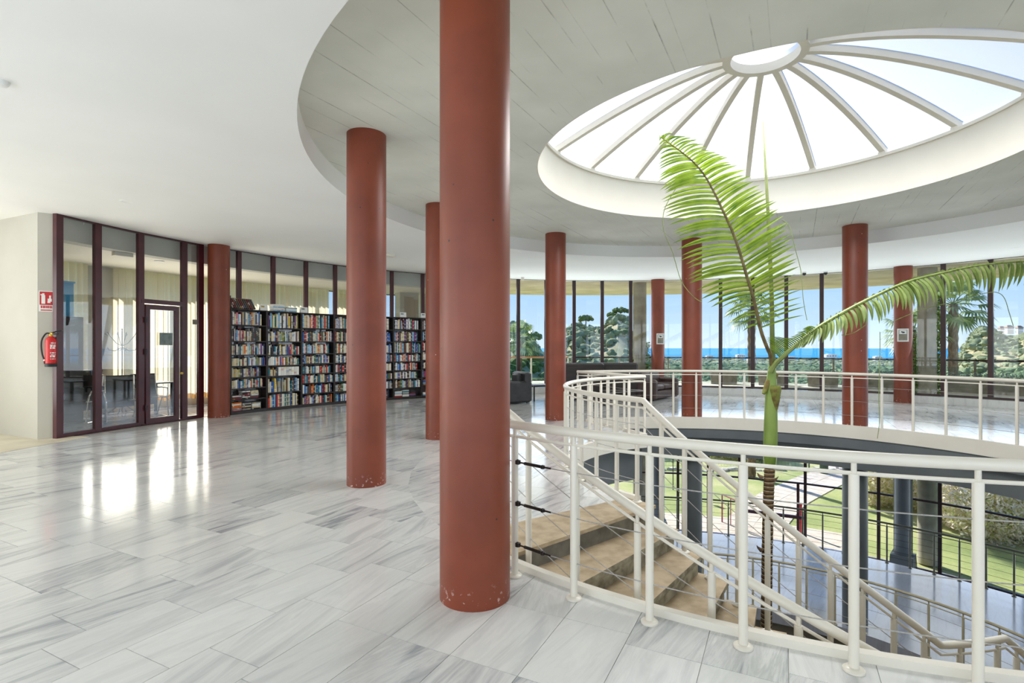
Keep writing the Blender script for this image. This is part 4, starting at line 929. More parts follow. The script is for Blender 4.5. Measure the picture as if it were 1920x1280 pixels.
b = MB(); pbox(b, us - .04, zs_ + .03, .011, .05, .15, .003); pbox(b, us - .04, zs_ + .12, .011, .03, .03, .003); pbox(b, us - .062, zs_ + .11, .011, .03, .02, .003)
pbox(b, us + .045, zs_ + .02, .011, .055, .05, .003); pbox(b, us + .05, zs_ + .07, .011, .025, .06, .003); pbox(b, us + .035, zs_ - .015, .011, .04, .03, .003); b.build('pictogram', M['paper'], sg, smooth=False)
b = MB()
for i, (u, w_) in enumerate(((-.065, .018), (-.04, .014), (-.02, .018), (.004, .014), (.025, .018), (.05, .016), (.07, .012))): pbox(b, us + u, zs_ - .10, .0075, w_, .045, .002)
b.build('lettering', M['signred'], sg, smooth=False)
ue, ze = PW * .86, ZU(-.215)
ex = thing('fire_extinguisher', 'red fire extinguisher with black hose hanging on the grey pier', 'extinguisher', on_pier(ue, ze, .10))
c = on_pier(ue, ze, .11)
b = MB(); b.lathe([(.075, .045), (.078, .06), (.078, .44), (.070, .48), (.045, .51), (.026, .525)], 28, c); b.build('cylinder_body', M['red'], ex)
b = MB(); b.lathe([(.082, 0), (.084, .01), (.084, .055), (.079, .06)], 28, c); b.build('base_ring', M['black'], ex)
b = MB(); b.lathe([(.024, .52), (.026, .56), (.018, .575)], 14, c); b.box(c + Vector((0, 0, .57)), (.07, .03, .025)); b.build('valve', M['yellow'], ex)
b = MB(); h0 = c + Vector((0, 0, .575)); b.tube([h0, h0 + fx * .07 + Vector((0, 0, .035)), h0 + fx * .15 + Vector((0, 0, .055))], [.012, .012, .008], 8); b.tube([h0 + Vector((0, 0, -.01)), h0 + fx * .11 + Vector((0, 0, -.005))], [.01, .007], 8); b.build('lever', M['black'], ex)
b = MB(); hp = [h0 - Vector((0, 0, .01)), h0 - fx * .06 + Vector((0, 0, .0)), c - fx * .115 + Vector((0, 0, .48)), c - fx * .128 + Vector((0, 0, .36)), c - fx * .115 + Vector((0, 0, .22)), c - fx * .09 + Vector((0, 0, .12)), c - fx * .082 + Vector((0, 0, .05))]
b.tube([Vector(catm([tuple(q) for q in hp], i / 30)) for i in range(31)], .0125, 8); b.build('hose', M['black'], ex)
b = MB(); b.tube([c - fx * .085 + Vector((0, 0, .10)), c - fx * .083 + Vector((0, 0, .13))], .018, 8); b.build('hose_clip', M['paper'], ex)
b = MB()
tow = (Vector((CX, CY, 0)) - Vector((c.x, c.y, 0))).normalized(); am_ = math.degrees(atan2(tow.y, tow.x))
for zz, hh in ((.40, .018), (.37, .012), (.345, .022), (.31, .03), (.23, .02), (.20, .012), (.165, .03), (.13, .012)):
    vs = []; n = 8
    for i in range(n + 1):
        a = rad(am_ - 8 + 58 * i / n); 
        for z in (zz, zz + hh): vs.append((c.x + .0792 * cos(a), c.y + .0792 * sin(a), c.z + z))
    b.add(vs, [(2 * i, 2 * i + 2, 2 * i + 3, 2 * i + 1) for i in range(n) if (i * 7 + int(zz * 100)) % 5])
b.build('label_print', M['paper'], ex)
b = MB(); b.box(on_pier(ue, ze + .35, .015), (.05, .03, .12), M=FM); b.build('wall_bracket', M['black'], ex, smooth=False)
# camera notices on the two window columns
for a, off, xx, yy, l in ((82.0, 0, 1238, 635, 'white camera notice taped to the window column left of the sea'), (46.4, 0, 1693, 628, 'white camera notice taped to the window column right of the sea')):
    cc = Vector(pol(7.08, a, 0)); d_ = (cc.y - CY) / S - .14
    ctr = Vector(px(xx, yy, d_)); tw = Vector((CX - cc.x, CY - cc.y, 0)).normalized(); ctr = Vector((cc.x, cc.y, ctr.z)) + (Vector((ctr.x - cc.x, ctr.y - cc.y, 0)).normalized()) * (.141 * S + .012)
    nn = Vector((ctr.x - cc.x, ctr.y - cc.y, 0)).normalized(); xx_ = Vector((-nn.y, nn.x, 0)); FM2 = Matrix((xx_, -nn, Vector((0, 0, 1)))).transposed()
    o = thing('camera_notice', l, 'notice', ctr, group='camera notices')
    b = MB(); b.box(ctr, (.27, .006, .37), M=FM2); b.build('sheet', M['paper'], o, smooth=False)
    b = MB(); b.box(ctr + nn * .005, (.20, .004, .30), M=FM2); b.build('printed_field', M['planter'], o, smooth=False)
    b = MB(); b.box(ctr + nn * .008 + Vector((0, 0, .085)), (.17, .003, .11), M=FM2); b.build('picture_box', M['paper'], o, smooth=False)
    b = MB(); b.box(ctr + nn * .011 + Vector((0, 0, .085)), (.085, .003, .03), M=FM2 @ Matrix.Rotation(.25, 3, 'Y')); b.box(ctr + nn * .011 - xx_ * .0 + Vector((0, 0, .065)), (.02, .003, .03), M=FM2); b.build('camera_pictogram', M['black'], o, smooth=False)
# recessed downlights in the white ceiling
def czu(r): return ZU(1.388 + (1.452 - 1.388) * (r - 3.72) / (7.34 - 3.72))
for i, (x, y, l) in enumerate(((372, 325, 'recessed ceiling light above the marble left of the lone column'), (239, 377, 'recessed ceiling light nearest the meeting room wall'), (463, 444, 'recessed ceiling light above the first bookcases'), (1165, 492, 'recessed ceiling light beyond the well, before the hill view'), (1223, 511, 'small recessed ceiling light above the window column with a notice'), (1787, 456, 'recessed ceiling light right of the arching frond column'), (1903, 463, 'recessed ceiling light at the right edge of the picture'))):
    d_ = 1.43 / ((650 - y) / 1000); p = Vector(px(x, y, d_)); r = hypot(p.x, p.y) / S; p.z = czu(r) + .004
    o = thing('downlight', l, 'light', p, group='recessed ceiling lights')
    b = MB(); b.lathe([(.105, 0), (.10, -.012), (.075, -.012), (.07, 0), (.07, .004)], 24, p, caps=False); b.build('rim', M['white'], o)
    b = MB(); b.lathe([(.001, -.003), (.07, -.003)], 20, p, caps=False); b.build('diffuser', M['planter'], o)
def small_box(name, p, size, mat, label, cat, rz=0):
    b = MB(); b.box(p, size, rz); return b.build(name, M[mat], smooth=False, label=label, cat=cat)
p = Vector(px(3, 145, 1.43 / .505)); p.z = czu(hypot(p.x, p.y) / S)
b = MB(); b.lathe([(.055, 0), (.055, -.02), (.04, -.045), (.015, -.05)], 20, p); b.build('smoke_detector', M['paper'], label='white smoke detector on the ceiling at the top left', cat='detector')
p = Vector(px(728, 474, 1.43 / .176)); p.z = czu(hypot(p.x, p.y) / S)
b = MB(); b.box(p - Vector((0, 0, .035)), (.30, .14, .07), rad(40)); o = b.build('emergency_light', M['cream'], smooth=False, label='small cream emergency light on the ceiling right of the lone column', cat='light')
def dome_cam(x, y, l):
    d_ = 1.45 / ((650 - y) / 1000) ; p = Vector(px(x, y, d_)); r = min(hypot(p.x, p.y) / S, 7.1); f_ = r * S / hypot(p.x, p.y); p = Vector((p.x * f_, p.y * f_, czu(r)))
    o = thing('security_camera', l, 'camera', p, group='ceiling security cameras')
    b = MB(); b.lathe([(.06, 0), (.06, -.03), (.045, -.04)], 16, p); b.build('mount', M['paper'], o)
    b = MB(); b.lathe([(.05, -.03), (.055, -.06), (.045, -.09), (.02, -.11), (.001, -.112)], 16, p, caps=False); b.build('dome', M['cream'] if x < 1000 else M['black'], o)
dome_cam(980, 519, 'cream camera on the ceiling beside the nearest terracotta column'); dome_cam(1508, 509, 'dark ceiling camera just right of the upright frond'); dome_cam(1548, 508, 'ceiling camera with white mount above the window right of the frond')
p = Vector(px(160, 410, 6.25)); b = MB()
b.tube([p + Vector((0, -.05, 0)), p + Vector((0, -.06, -.12)), p + Vector((-.03, -.08, -.22))], [.03, .028, .012], 6); b.build('door_closer_bracket', M['paper'], label='small white bracket hanging from the ceiling at the glass wall corner', cat='bracket')

# =================================================================== MEETING ROOM CONTENTS
def room(r, a, z=0): return Vector(pol(r, a, z))
tb_ = lthing('desk', 'long dark glass-topped desk with black legs in the meeting room', 'desk')
TL, TW = 1.85, .75
b = MB(); b.box((0, 0, .735), (TL, TW, .03)); b.build('desk_top', M['black'], tb_, smooth=False)
b = MB(); b.box((0, TW / 2 - .12, .45), (TL - .12, .02, .52)); b.build('modesty_panel', M['wood'], tb_, smooth=False)
for sx in (-1, 1):
    for sy in (-1, 1):
        b = MB(); b.box((sx * (TL / 2 - .06), sy * (TW / 2 - .06), .36), (.05, .05, .72)); b.build('leg', M['black'], tb_, smooth=False)
put(tb_, gp(237, 7.72), rad(156 - 90))
def chair():
    o = lthing('office_chair', 'x', 'chair', 'black mesh office chairs')
    b = MB()
    vs = []; pr = [(.24, .46), (.0, .44), (-.20, .45), (-.25, .50), (-.29, .62), (-.33, .80), (-.35, .98)]
    for y, z in pr:
        for x in (-.24, .24): vs += [(x, -y, z)]
    b.add(vs, [(2 * i, 2 * i + 1, 2 * i + 3, 2 * i + 2) for i in range(len(pr) - 1)]); s_ = b.build('seat_sling', M['black'], o)
    sm = s_.modifiers.new('t', 'SOLIDIFY'); sm.thickness = .012
    for sx in (-1, 1):
        b = MB(); b.tube([Vector((sx * .25, -y, z)) for y, z in pr], .014, 8); b.build('side_frame', M['chrome'], o)
        b = MB(); b.tube([(sx * .27, .29, .66), (sx * .29, .10, .67), (sx * .29, -.14, .66), (sx * .27, -.19, .56), (sx * .25, -.2, .46)], .016, 8); b.build('arm', M['chrome'], o)
        b = MB(); b.tube([(sx * .25, -.18, .44), (sx * .25, -.25, .03), (sx * .25, -.2, .014), (sx * .25, .22, .014), (sx * .25, .27, .03)], .012, 8); b.build('leg', M['chrome'], o)
        b = MB(); b.tube([(sx * .25, .02, .44), (sx * .25, .24, .02)], .012, 8); b.build('leg', M['chrome'], o)
    b = MB(); b.tube([(-.25, .25, .016), (.25, .25, .016)], .012, 8); b.build('foot_bar', M['chrome'], o)
    return o
ch = chair()
for i, (x_, d_, rz, l) in enumerate(((150, 7.05, 10, 'black mesh chair with chrome arms, leftmost behind the glass wall'), (226, 7.08, 40, 'black mesh chair with chrome arms in front of the desk, seen through the second pane'), (283, 7.58, 60, 'black mesh chair beside the desk seen through the glass door'))):
    o = ch if i == 0 else copy_tree(ch)
    o['label'] = l; put(o, gp(x_, d_), rad(rz))
lap = lthing('printer', 'low grey and white printer on the desk', 'printer')
b = MB(); b.box((0, 0, .05), (.42, .32, .10)); b.build('body', M['planter'], lap, smooth=False)
b = MB(); b.box((0, .02, .108), (.38, .28, .016)); b.build('lid', M['black'], lap, smooth=False); put(lap, gp(236, 7.72) + Vector((0, 0, .751)), rad(66))
cr = lthing('coat_stand', 'thin black metal coat stand with curled hooks in the meeting room', 'coat stand')
b = MB(); b.tube([(0, 0, .02), (0, 0, 1.78)], .012, 8); b.lathe([(.001, 1.78), (.02, 1.80), (.001, 1.83)], 10, caps=False); b.build('pole', M['black'], cr)
for k in range(4):
    a = rad(90 * k + 20); u = Vector((cos(a), sin(a), 0))
    b = MB(); b.tube([Vector((0, 0, 1.45)) + u * 0, Vector((0, 0, 1.50)) + u * .10, Vector((0, 0, 1.66)) + u * .22, Vector((0, 0, 1.74)) + u * .26, Vector((0, 0, 1.70)) + u * .31, Vector((0, 0, 1.67)) + u * .26], .007, 6); b.build('hook', M['black'], cr)
    b = MB(); b.tube([Vector((0, 0, 1.42)), Vector((0, 0, 1.34)) + u * .13, Vector((0, 0, 1.36)) + u * .24, Vector((0, 0, 1.41)) + u * .26], .007, 6); b.build('hook', M['black'], cr)
    b = MB(); b.tube([Vector((0, 0, .22)), Vector((0, 0, .1)) + u * .15, Vector((0, 0, .012)) + u * .26], .010, 6); b.build('foot', M['black'], cr)
cr.scale = (1.12, 1.12, 1.12); put(cr, gp(229, 8.02), 0)
cb = lthing('filing_cabinet', 'tall dark cabinet at the left end of the meeting room', 'cabinet')
b = MB(); b.box((0, 0, 1.12), (.75, .42, 2.24)); b.build('body', M['iron'], cb, smooth=False)
for z in (.55, 1.65):
    for sx in (-1, 1):
        b = MB(); b.box((sx * .185, -.215, z), (.355, .014, 1.05)); q = b.build('door', M['black'], cb, smooth=False)
        b = MB(); b.box((sx * .03, -.228, z), (.012, .012, .12)); b.build('handle', M['chrome'], q, smooth=False)
put(cb, gp(108, 7.05), rad(60))
b = MB(); b.box((0, 0, .36), (.55, .03, .72)); b.box((0, 0, .74), (.6, .06, .04)); o = b.build('blue_banner', M['blue'], smooth=False, label='blue printed banner panel standing on the tall cabinet', cat='banner', origin=(0, 0, 0)); put(o, gp(108, 7.05) + Vector((0, 0, 2.245)), rad(60))
o = lthing('storage_box', 'brown cardboard box of papers on the meeting room desk', 'box'); b = MB(); b.box((0, 0, .11), (.40, .30, .22)); b.build('box_body', pmat('cardboard', srgb(190, 150, 100)), o, smooth=False)
for q in range(5):
    b = MB(); b.box((-.15 + .07 * q, 0, .24), (.018, .24, .20), M=Matrix.Rotation(.2 * (q - 2) * .5, 3, 'Y')); b.build('folder', M[('green_metal', 'iron', 'blue', 'black', 'black')[q]], o, smooth=False)
put(o, gp(172, 7.42) + Vector((0, 0, .751)), rad(66))
for (x, y, l, r_) in ((230, 474, 'boxy emergency light on the meeting room ceiling', 0), ):
    q = Vector(px(x, y, 1.2 / ((650 - y) / 1000))); q.z = ZU(1.205); b = MB(); b.box(q - Vector((0, 0, .04)), (.34, .13, .08), rad(60)); b.build('emergency_light', M['cream'], smooth=False, label=l, cat='light')
q = Vector(px(299, 490, 1.2 / .160)); q.z = ZU(1.205); b = MB(); b.lathe([(.10, 0), (.10, -.012), (.001, -.012)], 20, q, caps=False); b.build('downlight', M['paper'], label='round light on the meeting room ceiling above the office door', cat='light')

# =================================================================== LOUNGE SEATS
def cush(b, c, s, r=.04, rz=0):
    x, y, z = s[0] / 2, s[1] / 2, s[2] / 2; M3 = Matrix.Rotation(rz, 3, 'Z')
    rings = [(-z, r), (-z + r, 0), (z - r, 0), (z, r)]; vs = []; 
    for zz, ins in rings:
        X, Y = x - ins, y - ins; k = r
        ring = [(X - k, -Y), (X, -Y + k), (X, Y - k), (X - k, Y), (-X + k, Y), (-X, Y - k), (-X, -Y + k), (-X + k, -Y)]
        vs += [M3 @ Vector((a, d, zz)) + Vector(c) for a, d in ring]
    b.add(vs, [tuple(range(8))[::-1], tuple(range(24, 32))] + [(j * 8 + i, j * 8 + (i + 1) % 8, (j + 1) * 8 + (i + 1) % 8, (j + 1) * 8 + i) for j in range(3) for i in range(8)])
def sofa(name, label, cat, W_, D_, H_, mat, seats, loc, rz, hs=.44, group=None):
    o = lthing(name, label, cat, group)
    b = MB(); cush(b, (0, .02, .16), (W_ - .1, D_ - .08, .24)); b.build('base', mat, o)
    b = MB(); cush(b, (0, D_ / 2 - .11, H_ / 2 + .04), (W_ - .04, .22, H_ - .08), .05); b.build('backrest', mat, o)
    for s_ in (-1, 1):
        b = MB(); cush(b, (s_ * (W_ / 2 - .11), 0, .33), (.22, D_, .60), .05); b.build('arm', mat, o)
        for t_ in (-1, 1):
            b = MB(); b.lathe([(.02, 0), (.025, .05)], 10, (s_ * (W_ / 2 - .12), t_ * (D_ / 2 - .12), 0)); b.build('foot', M['black'], o)
    for i in range(seats):
        w2 = (W_ - .46) / seats
        b = MB(); cush(b, (-W_ / 2 + .23 + w2 * (i + .5), -.06, hs - .07), (w2 - .012, D_ - .30, .16), .04); b.build('seat_cushion', mat, o)
        b = MB(); cush(b, (-W_ / 2 + .23 + w2 * (i + .5), D_ / 2 - .27, hs + .20), (w2 - .012, .16, .40), .05); b.build('back_cushion', mat, o)
    put(o, loc, rz); return o
sofa('sofa', 'brown leather sofa behind the far railing, beside the terracotta column', 'sofa', 1.75, .9, .86, M['leather'], 2, gp(1226, 10.35), rad(50))
sofa('armchair', 'charcoal leather armchair left of the low table, partly hidden by the nearest column', 'armchair', .86, .86, .88, M['leather_grey'], 1, gp(960, 9.55), rad(-60))
sofa('sofa', 'dark brown high-backed sofa turned away from us, right one of the pair by the windows', 'sofa', 1.25, .85, 1.12, M['wood'], 2, gp(1157, 10.3), rad(170), group='high-backed sofas seen from behind')
sofa('sofa', 'dark brown high-backed sofa turned away from us, left one of the pair by the windows', 'sofa', 1.25, .85, 1.12, M['wood'], 2, gp(1090, 10.1), rad(186), group='high-backed sofas seen from behind')
o = lthing('side_table', 'low dark square table between charcoal armchair and terracotta column', 'table'); b = MB(); b.box((0, 0, .46), (.62, .62, .035)); b.build('table_top', M['black'], o, smooth=False)
for sx in (-1, 1):
    for sy in (-1, 1): b = MB(); b.box((sx * .28, sy * .28, .222), (.04, .04, .443)); b.build('leg', M['black'], o, smooth=False)
put(o, gp(1013, 10.0), rad(15))
o = lthing('coffee_table', 'long low dark coffee table in front of the high-backed sofas', 'table'); b = MB(); b.box((0, 0, .38), (1.2, .55, .05)); b.build('table_top', M['wood'], o, smooth=False)
for sx in (-1, 1):
    for sy in (-1, 1): b = MB(); b.box((sx * .54, sy * .22, .178), (.06, .06, .355)); b.build('leg', M['wood'], o, smooth=False)
put(o, gp(1165, 9.2), rad(5))

# =================================================================== TERRACE
b = MB(); b.arc_slab(7.36, 9.35, ZD(1.05), ZD(.875), -160, 121, 140); b.build('floor_terrace', M['gravel'], smooth=False, origin=(0, 0, 0), label='sunlit pale terrace floor outside the windows', cat='floor', kind='structure')
def terrace_rail(a0, a1, name, label, mat, pmat_, step):
    o = thing(name, label, 'railing', pol(9.1, a0, ZD(.875)))
    b = MB(); b.tube([pol(9.1, a0 + (a1 - a0) * i / 60, ZD(.268)) for i in range(61)], .03, 8); b.build('handrail', mat, o)
    a = a0
    while a <= a1 + .01:
        b = MB(); mull_box(b, 9.1, a, ZD(.875), ZD(.27), .06, .04); b.build('post', pmat_, o, smooth=False)
        if a + step <= a1 + .01: b = MB(); pane_box(b, 9.1, a + .25, a + step - .25, ZD(.83), ZD(.40), .012); b.build('glass_panel', M['glass_rail'], o, smooth=False)
        a += step
terrace_rail(18, 94, 'terrace_railing', 'dark-topped glass terrace railing beyond the sea windows', M['iron'], M['planter'], 7.6)
terrace_rail(94.6, 118.6, 'terrace_railing', 'terrace railing with orange-brown handrail and cream posts at the far left', pmat('orange_wood', srgb(196, 130, 84)), M['cream'], 6.0)
def quads(b, n, fn, size, rg, flat=0.0):
    for _ in range(n):
        p = Vector(fn()); s_ = size * rg.uniform(.6, 1.2); u = Vector((rg.gauss(0, 1), rg.gauss(0, 1), rg.gauss(0, 1) * (1 - flat))).normalized(); v = u.cross(Vector((rg.gauss(0, 1), rg.gauss(0, 1), rg.gauss(0, 1)))).normalized() * .45
        b.add([p - u * s_ * .5, p + v * s_ * .5, p + u * s_ * .5, p - v * s_ * .5], [(0, 1, 2, 3)])
rg = random.Random(4)
for x, l in ((1357, 'concrete planter with grey-green shrubs, leftmost on the terrace'), (1448, 'concrete planter behind the palm crown'), (1543, 'concrete planter right of the palm crown'), (1650, 'concrete planter between the two terracotta columns'), (1812, 'long concrete planter by the rightmost windows'), (1885, 'concrete planter at the right edge of the terrace')):
    t_ = (x - 960) / 1000; A_ = t_ * t_ + 1; B_ = -2 * (t_ * 2.155 + 4.47); C2 = 2.155 ** 2 + 4.47 ** 2 - 8.6 ** 2; d_ = (-B_ + sqrt(B_ * B_ - 4 * A_ * C2)) / 2 / A_
    c = gp(x, d_); c.z = ZD(.875); a = atan2(c.y, c.x)
    o = lthing('planter', l, 'planter', 'concrete planters on the terrace'); b = MB()
    L_, D2, H2 = .95, .42, .42; V = []
    for z, q in ((0, -.03), (H2, 0), (H2, -.04), (H2 - .06, -.04)):
        V += [(sx * (L_ / 2 + q), sy * (D2 / 2 + q), z) for sx, sy in ((-1, -1), (1, -1), (1, 1), (-1, 1))]
    b.add(V, [(3, 2, 1, 0)] + [(j * 4 + i, j * 4 + (i + 1) % 4, j * 4 + 4 + (i + 1) % 4, j * 4 + 4 + i) for j in range(3) for i in range(4)] + [(12, 13, 14, 15)]); b.build('trough', M['planter'], o, smooth=False)
    b = MB(); quads(b, 420, lambda: (rg.uniform(-.45, .45), rg.uniform(-.2, .2), H2 + abs(rg.gauss(0, .10))), .07, rg); b.build('shrub', M['bluegreen'], o, smooth=False, kind='stuff')
    put(o, c, a + pi / 2)
# creepers on the concrete columns
for a, zt_, x0, l in ((84.4, 1.55, 1, 'green creeper climbing the terrace column left of the sea view'), (44.3, 2.9, 1, 'green creeper climbing the pale terrace column on the right')):
    cc = pol(7.72, a, 0); b = MB()
    tow = atan2(CY - cc[1], CX - cc[0])
    def f_():
        s_ = rg.choice((-1, 1)); an = tow + s_ * rg.gauss(1.45, .22); z = ZD(.87) + (zt_ * rg.random() ** 1.2 if s_ > 0 else zt_ * .6 * rg.random() ** 1.6); r = .15 * S + abs(rg.gauss(.02, .05)); return (cc[0] + r * cos(an), cc[1] + r * sin(an), z)
    quads(b, 900, f_, .11, rg); b.build('ivy', M['ivy'], smooth=False, label=l, cat='creeper', kind='stuff')

# =================================================================== GARDEN AT THE LOWER LEVEL
ZG = ZD(4.02)
b = MB(); n = 48; rr = [6.9, 9, 12, 16, 20, 26, 34, 45]; V = []
def gz(r, a):
    return ZG - max(0, r - 20) ** 1.3 * .03 * S - (.0)
for r in rr:
    for i in range(n + 1): a = -60 + 250 * i / n; V.append(pol(r, a, gz(r, a)))
b.add(V, [(j * (n + 1) + i, j * (n + 1) + i + 1, (j + 1) * (n + 1) + i + 1, (j + 1) * (n + 1) + i) for j in range(len(rr) - 1) for i in range(n)])
b.build('ground', M['lawn'], origin=(0, 0, ZG), label='sunlit lawn of the garden round the lower storey', cat='lawn', kind='structure')
# curving paved path, slab by slab
path = thing('path', 'curving pale paved garden path leading away from the lower doors', 'path', (4 * S, 6 * S, ZG), kind='structure')
cl = [(5.0, 11.2), (5.45, 12.0), (6.2, 13.0), (7.0, 13.95), (8.0, 14.9), (9.1, 15.9), (10.2, 16.8), (11.3, 17.7)]
ns = 26
for i in range(ns):
    c0_, c1_ = catm(cl, i / ns), catm(cl, (i + .96) / ns)
    d = Vector((c1_[0] - c0_[0], c1_[1] - c0_[1])).normalized(); nn = Vector((-d.y, d.x))
    wd_ = .62
    for j in range(2):
        q = []
        for c_, (u0, u1) in ((c0_, (0, 1)), (c1_, (1, 0))):
            for u in (u0, u1):
                s_ = (-wd_ + wd_ * j + u * wd_ * .98)
                q.append((((c_[0] + nn.x * s_) - 2.155) * S, ((c_[1] + nn.y * s_) - 4.47) * S))
        b = MB(); b.prism(q, ZG - .02, ZG + .03); b.build('paving_slab', M['paving'], path, smooth=False)
b = MB(); b.arc_slab(7.36, 8.55, ZG - .02, ZG + .025, 52, 104, 60); b.build('floor_apron', M['paving'], smooth=False, origin=(0, 0, 0), label='pale paved apron outside the lower garden doors', cat='paving', kind='structure')
# line of pale field stones across the lawn
rs = random.Random(9)
for i in range(34):
    x = 1215 + (1960 - 1215) * i / 33; d_ = 17.3 - 3.2 * max(0, (x - 1600) / 360)
    if 1565 < x < 1610: continue
    c = gp(x, d_ + rs.uniform(-.15, .15)); c.z = ZG - .02; b = MB(); n = 9; w_ = rs.uniform(.26, .5); h_ = rs.uniform(.08, .2)
    vs = []
    for z, k in ((0, 1), (h_ * .7, .95), (h_, .6)):
        for j in range(n): a = 2 * pi * j / n; rr_2 = w_ * k * (1 + .22 * sin(j * 2.3 + i)); vs.append((c.x + rr_2 * cos(a), c.y + rr_2 * .6 * sin(a), c.z + z + .02 * sin(j * 1.7)))
    b.add(vs, [tuple(range(18, 27))] + [(j2 * n + j, j2 * n + (j + 1) % n, (j2 + 1) * n + (j + 1) % n, (j2 + 1) * n + j) for j2 in range(2) for j in range(n)])
    b.build('field_stone', M['stone'], smooth=True, label=f'{ORD[i]} pale flat stone from the left in the row edging the far lawn', cat='stone', group='row of pale stones on the lawn')
# wire fence with posts
fn_ = thing('garden_fence', 'green wire mesh fence across the far end of the lawn', 'fence', gp(1400, 17.9) + Vector((0, 0, ZG)))
fp = [Vector((*gp(x, d_)[:2], ZG)) for x, d_ in ((1180, 17.9), (1300, 17.9), (1428, 17.8), (1517, 17.6))]
fp2 = [Vector((*gp(x, d_)[:2], ZG)) for x, d_ in ((1612, 17.6), (1634, 17.2), (1740, 16.6), (1860, 16.4))]
for seg in (fp, fp2):
    for p_ in seg: b = MB(); b.tube([p_, p_ + Vector((0, 0, 2.1))], .035, 6); b.build('post', M['green_metal'], fn_)
    b = MB()
    for a_, c_ in zip(seg[:-1], seg[1:]):
        L_ = (c_ - a_).length; n = int(L_ / .16)
        for i in range(n): q = a_.lerp(c_, i / n); b.tube([q + Vector((0, 0, .05)), q + Vector((0, 0, 1.95))], .004, 3, caps=False)
        for z in (.05, .5, 1.0, 1.5, 1.95): b.tube([a_ + Vector((0, 0, z)), c_ + Vector((0, 0, z))], .005, 3, caps=False)
    b.build('wire_mesh', M['green_metal'], fn_, smooth=False, kind='stuff')
gt = thing('garden_gate', 'white metal gate between gateposts at the end of the path', 'gate', gp(1595, 17.6) + Vector((0, 0, ZG)))
for x in (1568, 1613):
    p_ = gp(x, 17.6); p_.z = ZG; b = MB(); b.box(p_ + Vector((0, 0, 1.0)), (.16, .16, 2.0)); b.build('gate_post', M['house'], gt, smooth=False)
b = MB()
for i in range(8): p_ = gp(1573 + 5 * i, 17.6); p_.z = ZG; b.box(p_ + Vector((0, 0, 1.0)), (.04, .04, 1.8))
for z in (.15, 1.0, 1.85): b.box(gp(1590, 17.6) + Vector((0, 0, ZG + z)), (.75, .04, .05))
b.build('gate_bars', M['house'], gt, smooth=False)
# litter bin and stool by the gate, playground post
p_ = gp(1545, 16.9); p_.z = ZG; b = MB(); b.lathe([(.15, 0), (.19, .05), (.2, .62), (.22, .64), (.22, .68), (.12, .74)], 16, p_); b.build('litter_bin', M['green_metal'], label='green litter bin beside the garden gate', cat='bin')
o = thing('lawn_flag', 'pole with a small blue flag on the far lawn at the left', 'flag', gp(1262, 15.0) + Vector((0, 0, ZG))); p_ = gp(1262, 15.0); p_.z = ZG
b = MB(); b.tube([p_, p_ + Vector((0, 0, 2.2))], .02, 6); b.build('pole', M['iron'], o); b = MB(); b.box(p_ + Vector((.1, 0, 1.95)), (.16, .02, .35)); b.build('cloth', M['blue'], o, smooth=False)
o = thing('outdoor_handrail', 'pink-painted handrail on the apron outside the lower glazing', 'handrail', gp(1354, 11.9) + Vector((0, 0, ZG))); p_ = gp(1354, 12.2); q_ = gp(1395, 11.7); p_.z = q_.z = ZG + .03
pk = pmat('pink_paint', srgb(196, 96, 120)); b = MB(); b.tube([p_, p_ + Vector((0, 0, 1.0)), q_ + Vector((0, 0, .88)), q_ + Vector((0, 0, .0))], .03, 8); b.build('rail', pk, o)
b = MB(); b.tube([p_.lerp(q_, .4), p_.lerp(q_, .4) + Vector((0, 0, .94))], .018, 6); b.build('post', pk, o)
p_ = gp(1501, 11.5); p_.z = ZG + .025; b = MB(); b.tube([p_, p_ + Vector((0, 0, .95))], .05, 10); b.lathe([(.055, .95), (.055, 1.0), (.001, 1.01)], 10, p_, caps=False); b.build('bollard', M['red'], label='short red bollard outside the lower doors', cat='bollard')
# flowering hedge and shrubs
def bush(name, label, cat, cx_, cy_, rx, ry, h, nl, nf, size, group=None, leaf='hedge', flower='flower', z0=ZG, seed=1):
    g_ = random.Random(seed); o = thing(name, label, cat, (cx_, cy_, z0), group=group)
    lobes = [(g_.uniform(-.6, .6) * rx, g_.uniform(-.6, .6) * ry, g_.uniform(.55, .8) * h, g_.uniform(.35, .6)) for _ in range(7)]
    def f_(k=1.0):
        lb = g_.choice(lobes); u = Vector((g_.gauss(0, 1), g_.gauss(0, 1), g_.gauss(0, 1))).normalized(); r = g_.uniform(.78, 1.02) * k
        z = lb[2] * .62 + u.z * h * .42 * r
        return (cx_ + lb[0] + u.x * rx * lb[3] * r * 1.3, cy_ + lb[1] + u.y * ry * lb[3] * r * 1.3, z0 + max(.02, z))
    b = MB(); quads(b, nl, f_, size, g_); b.build('foliage', M[leaf], o, smooth=False, kind='stuff')
    if nf: b = MB(); quads(b, nf, lambda: f_(1.06), size * 1.1, g_); b.build('blossom', M[flower], o, smooth=False, kind='stuff')
    b = MB()
    for lb in lobes: b.tube([(cx_, cy_, z0), (cx_ + lb[0] * .5, cy_ + lb[1] * .5, z0 + lb[2] * .4), (cx_ + lb[0], cy_ + lb[1], z0 + lb[2] * .8)], [.03, .02, .01], 5)
    b.build('stem', M['bark'], o)
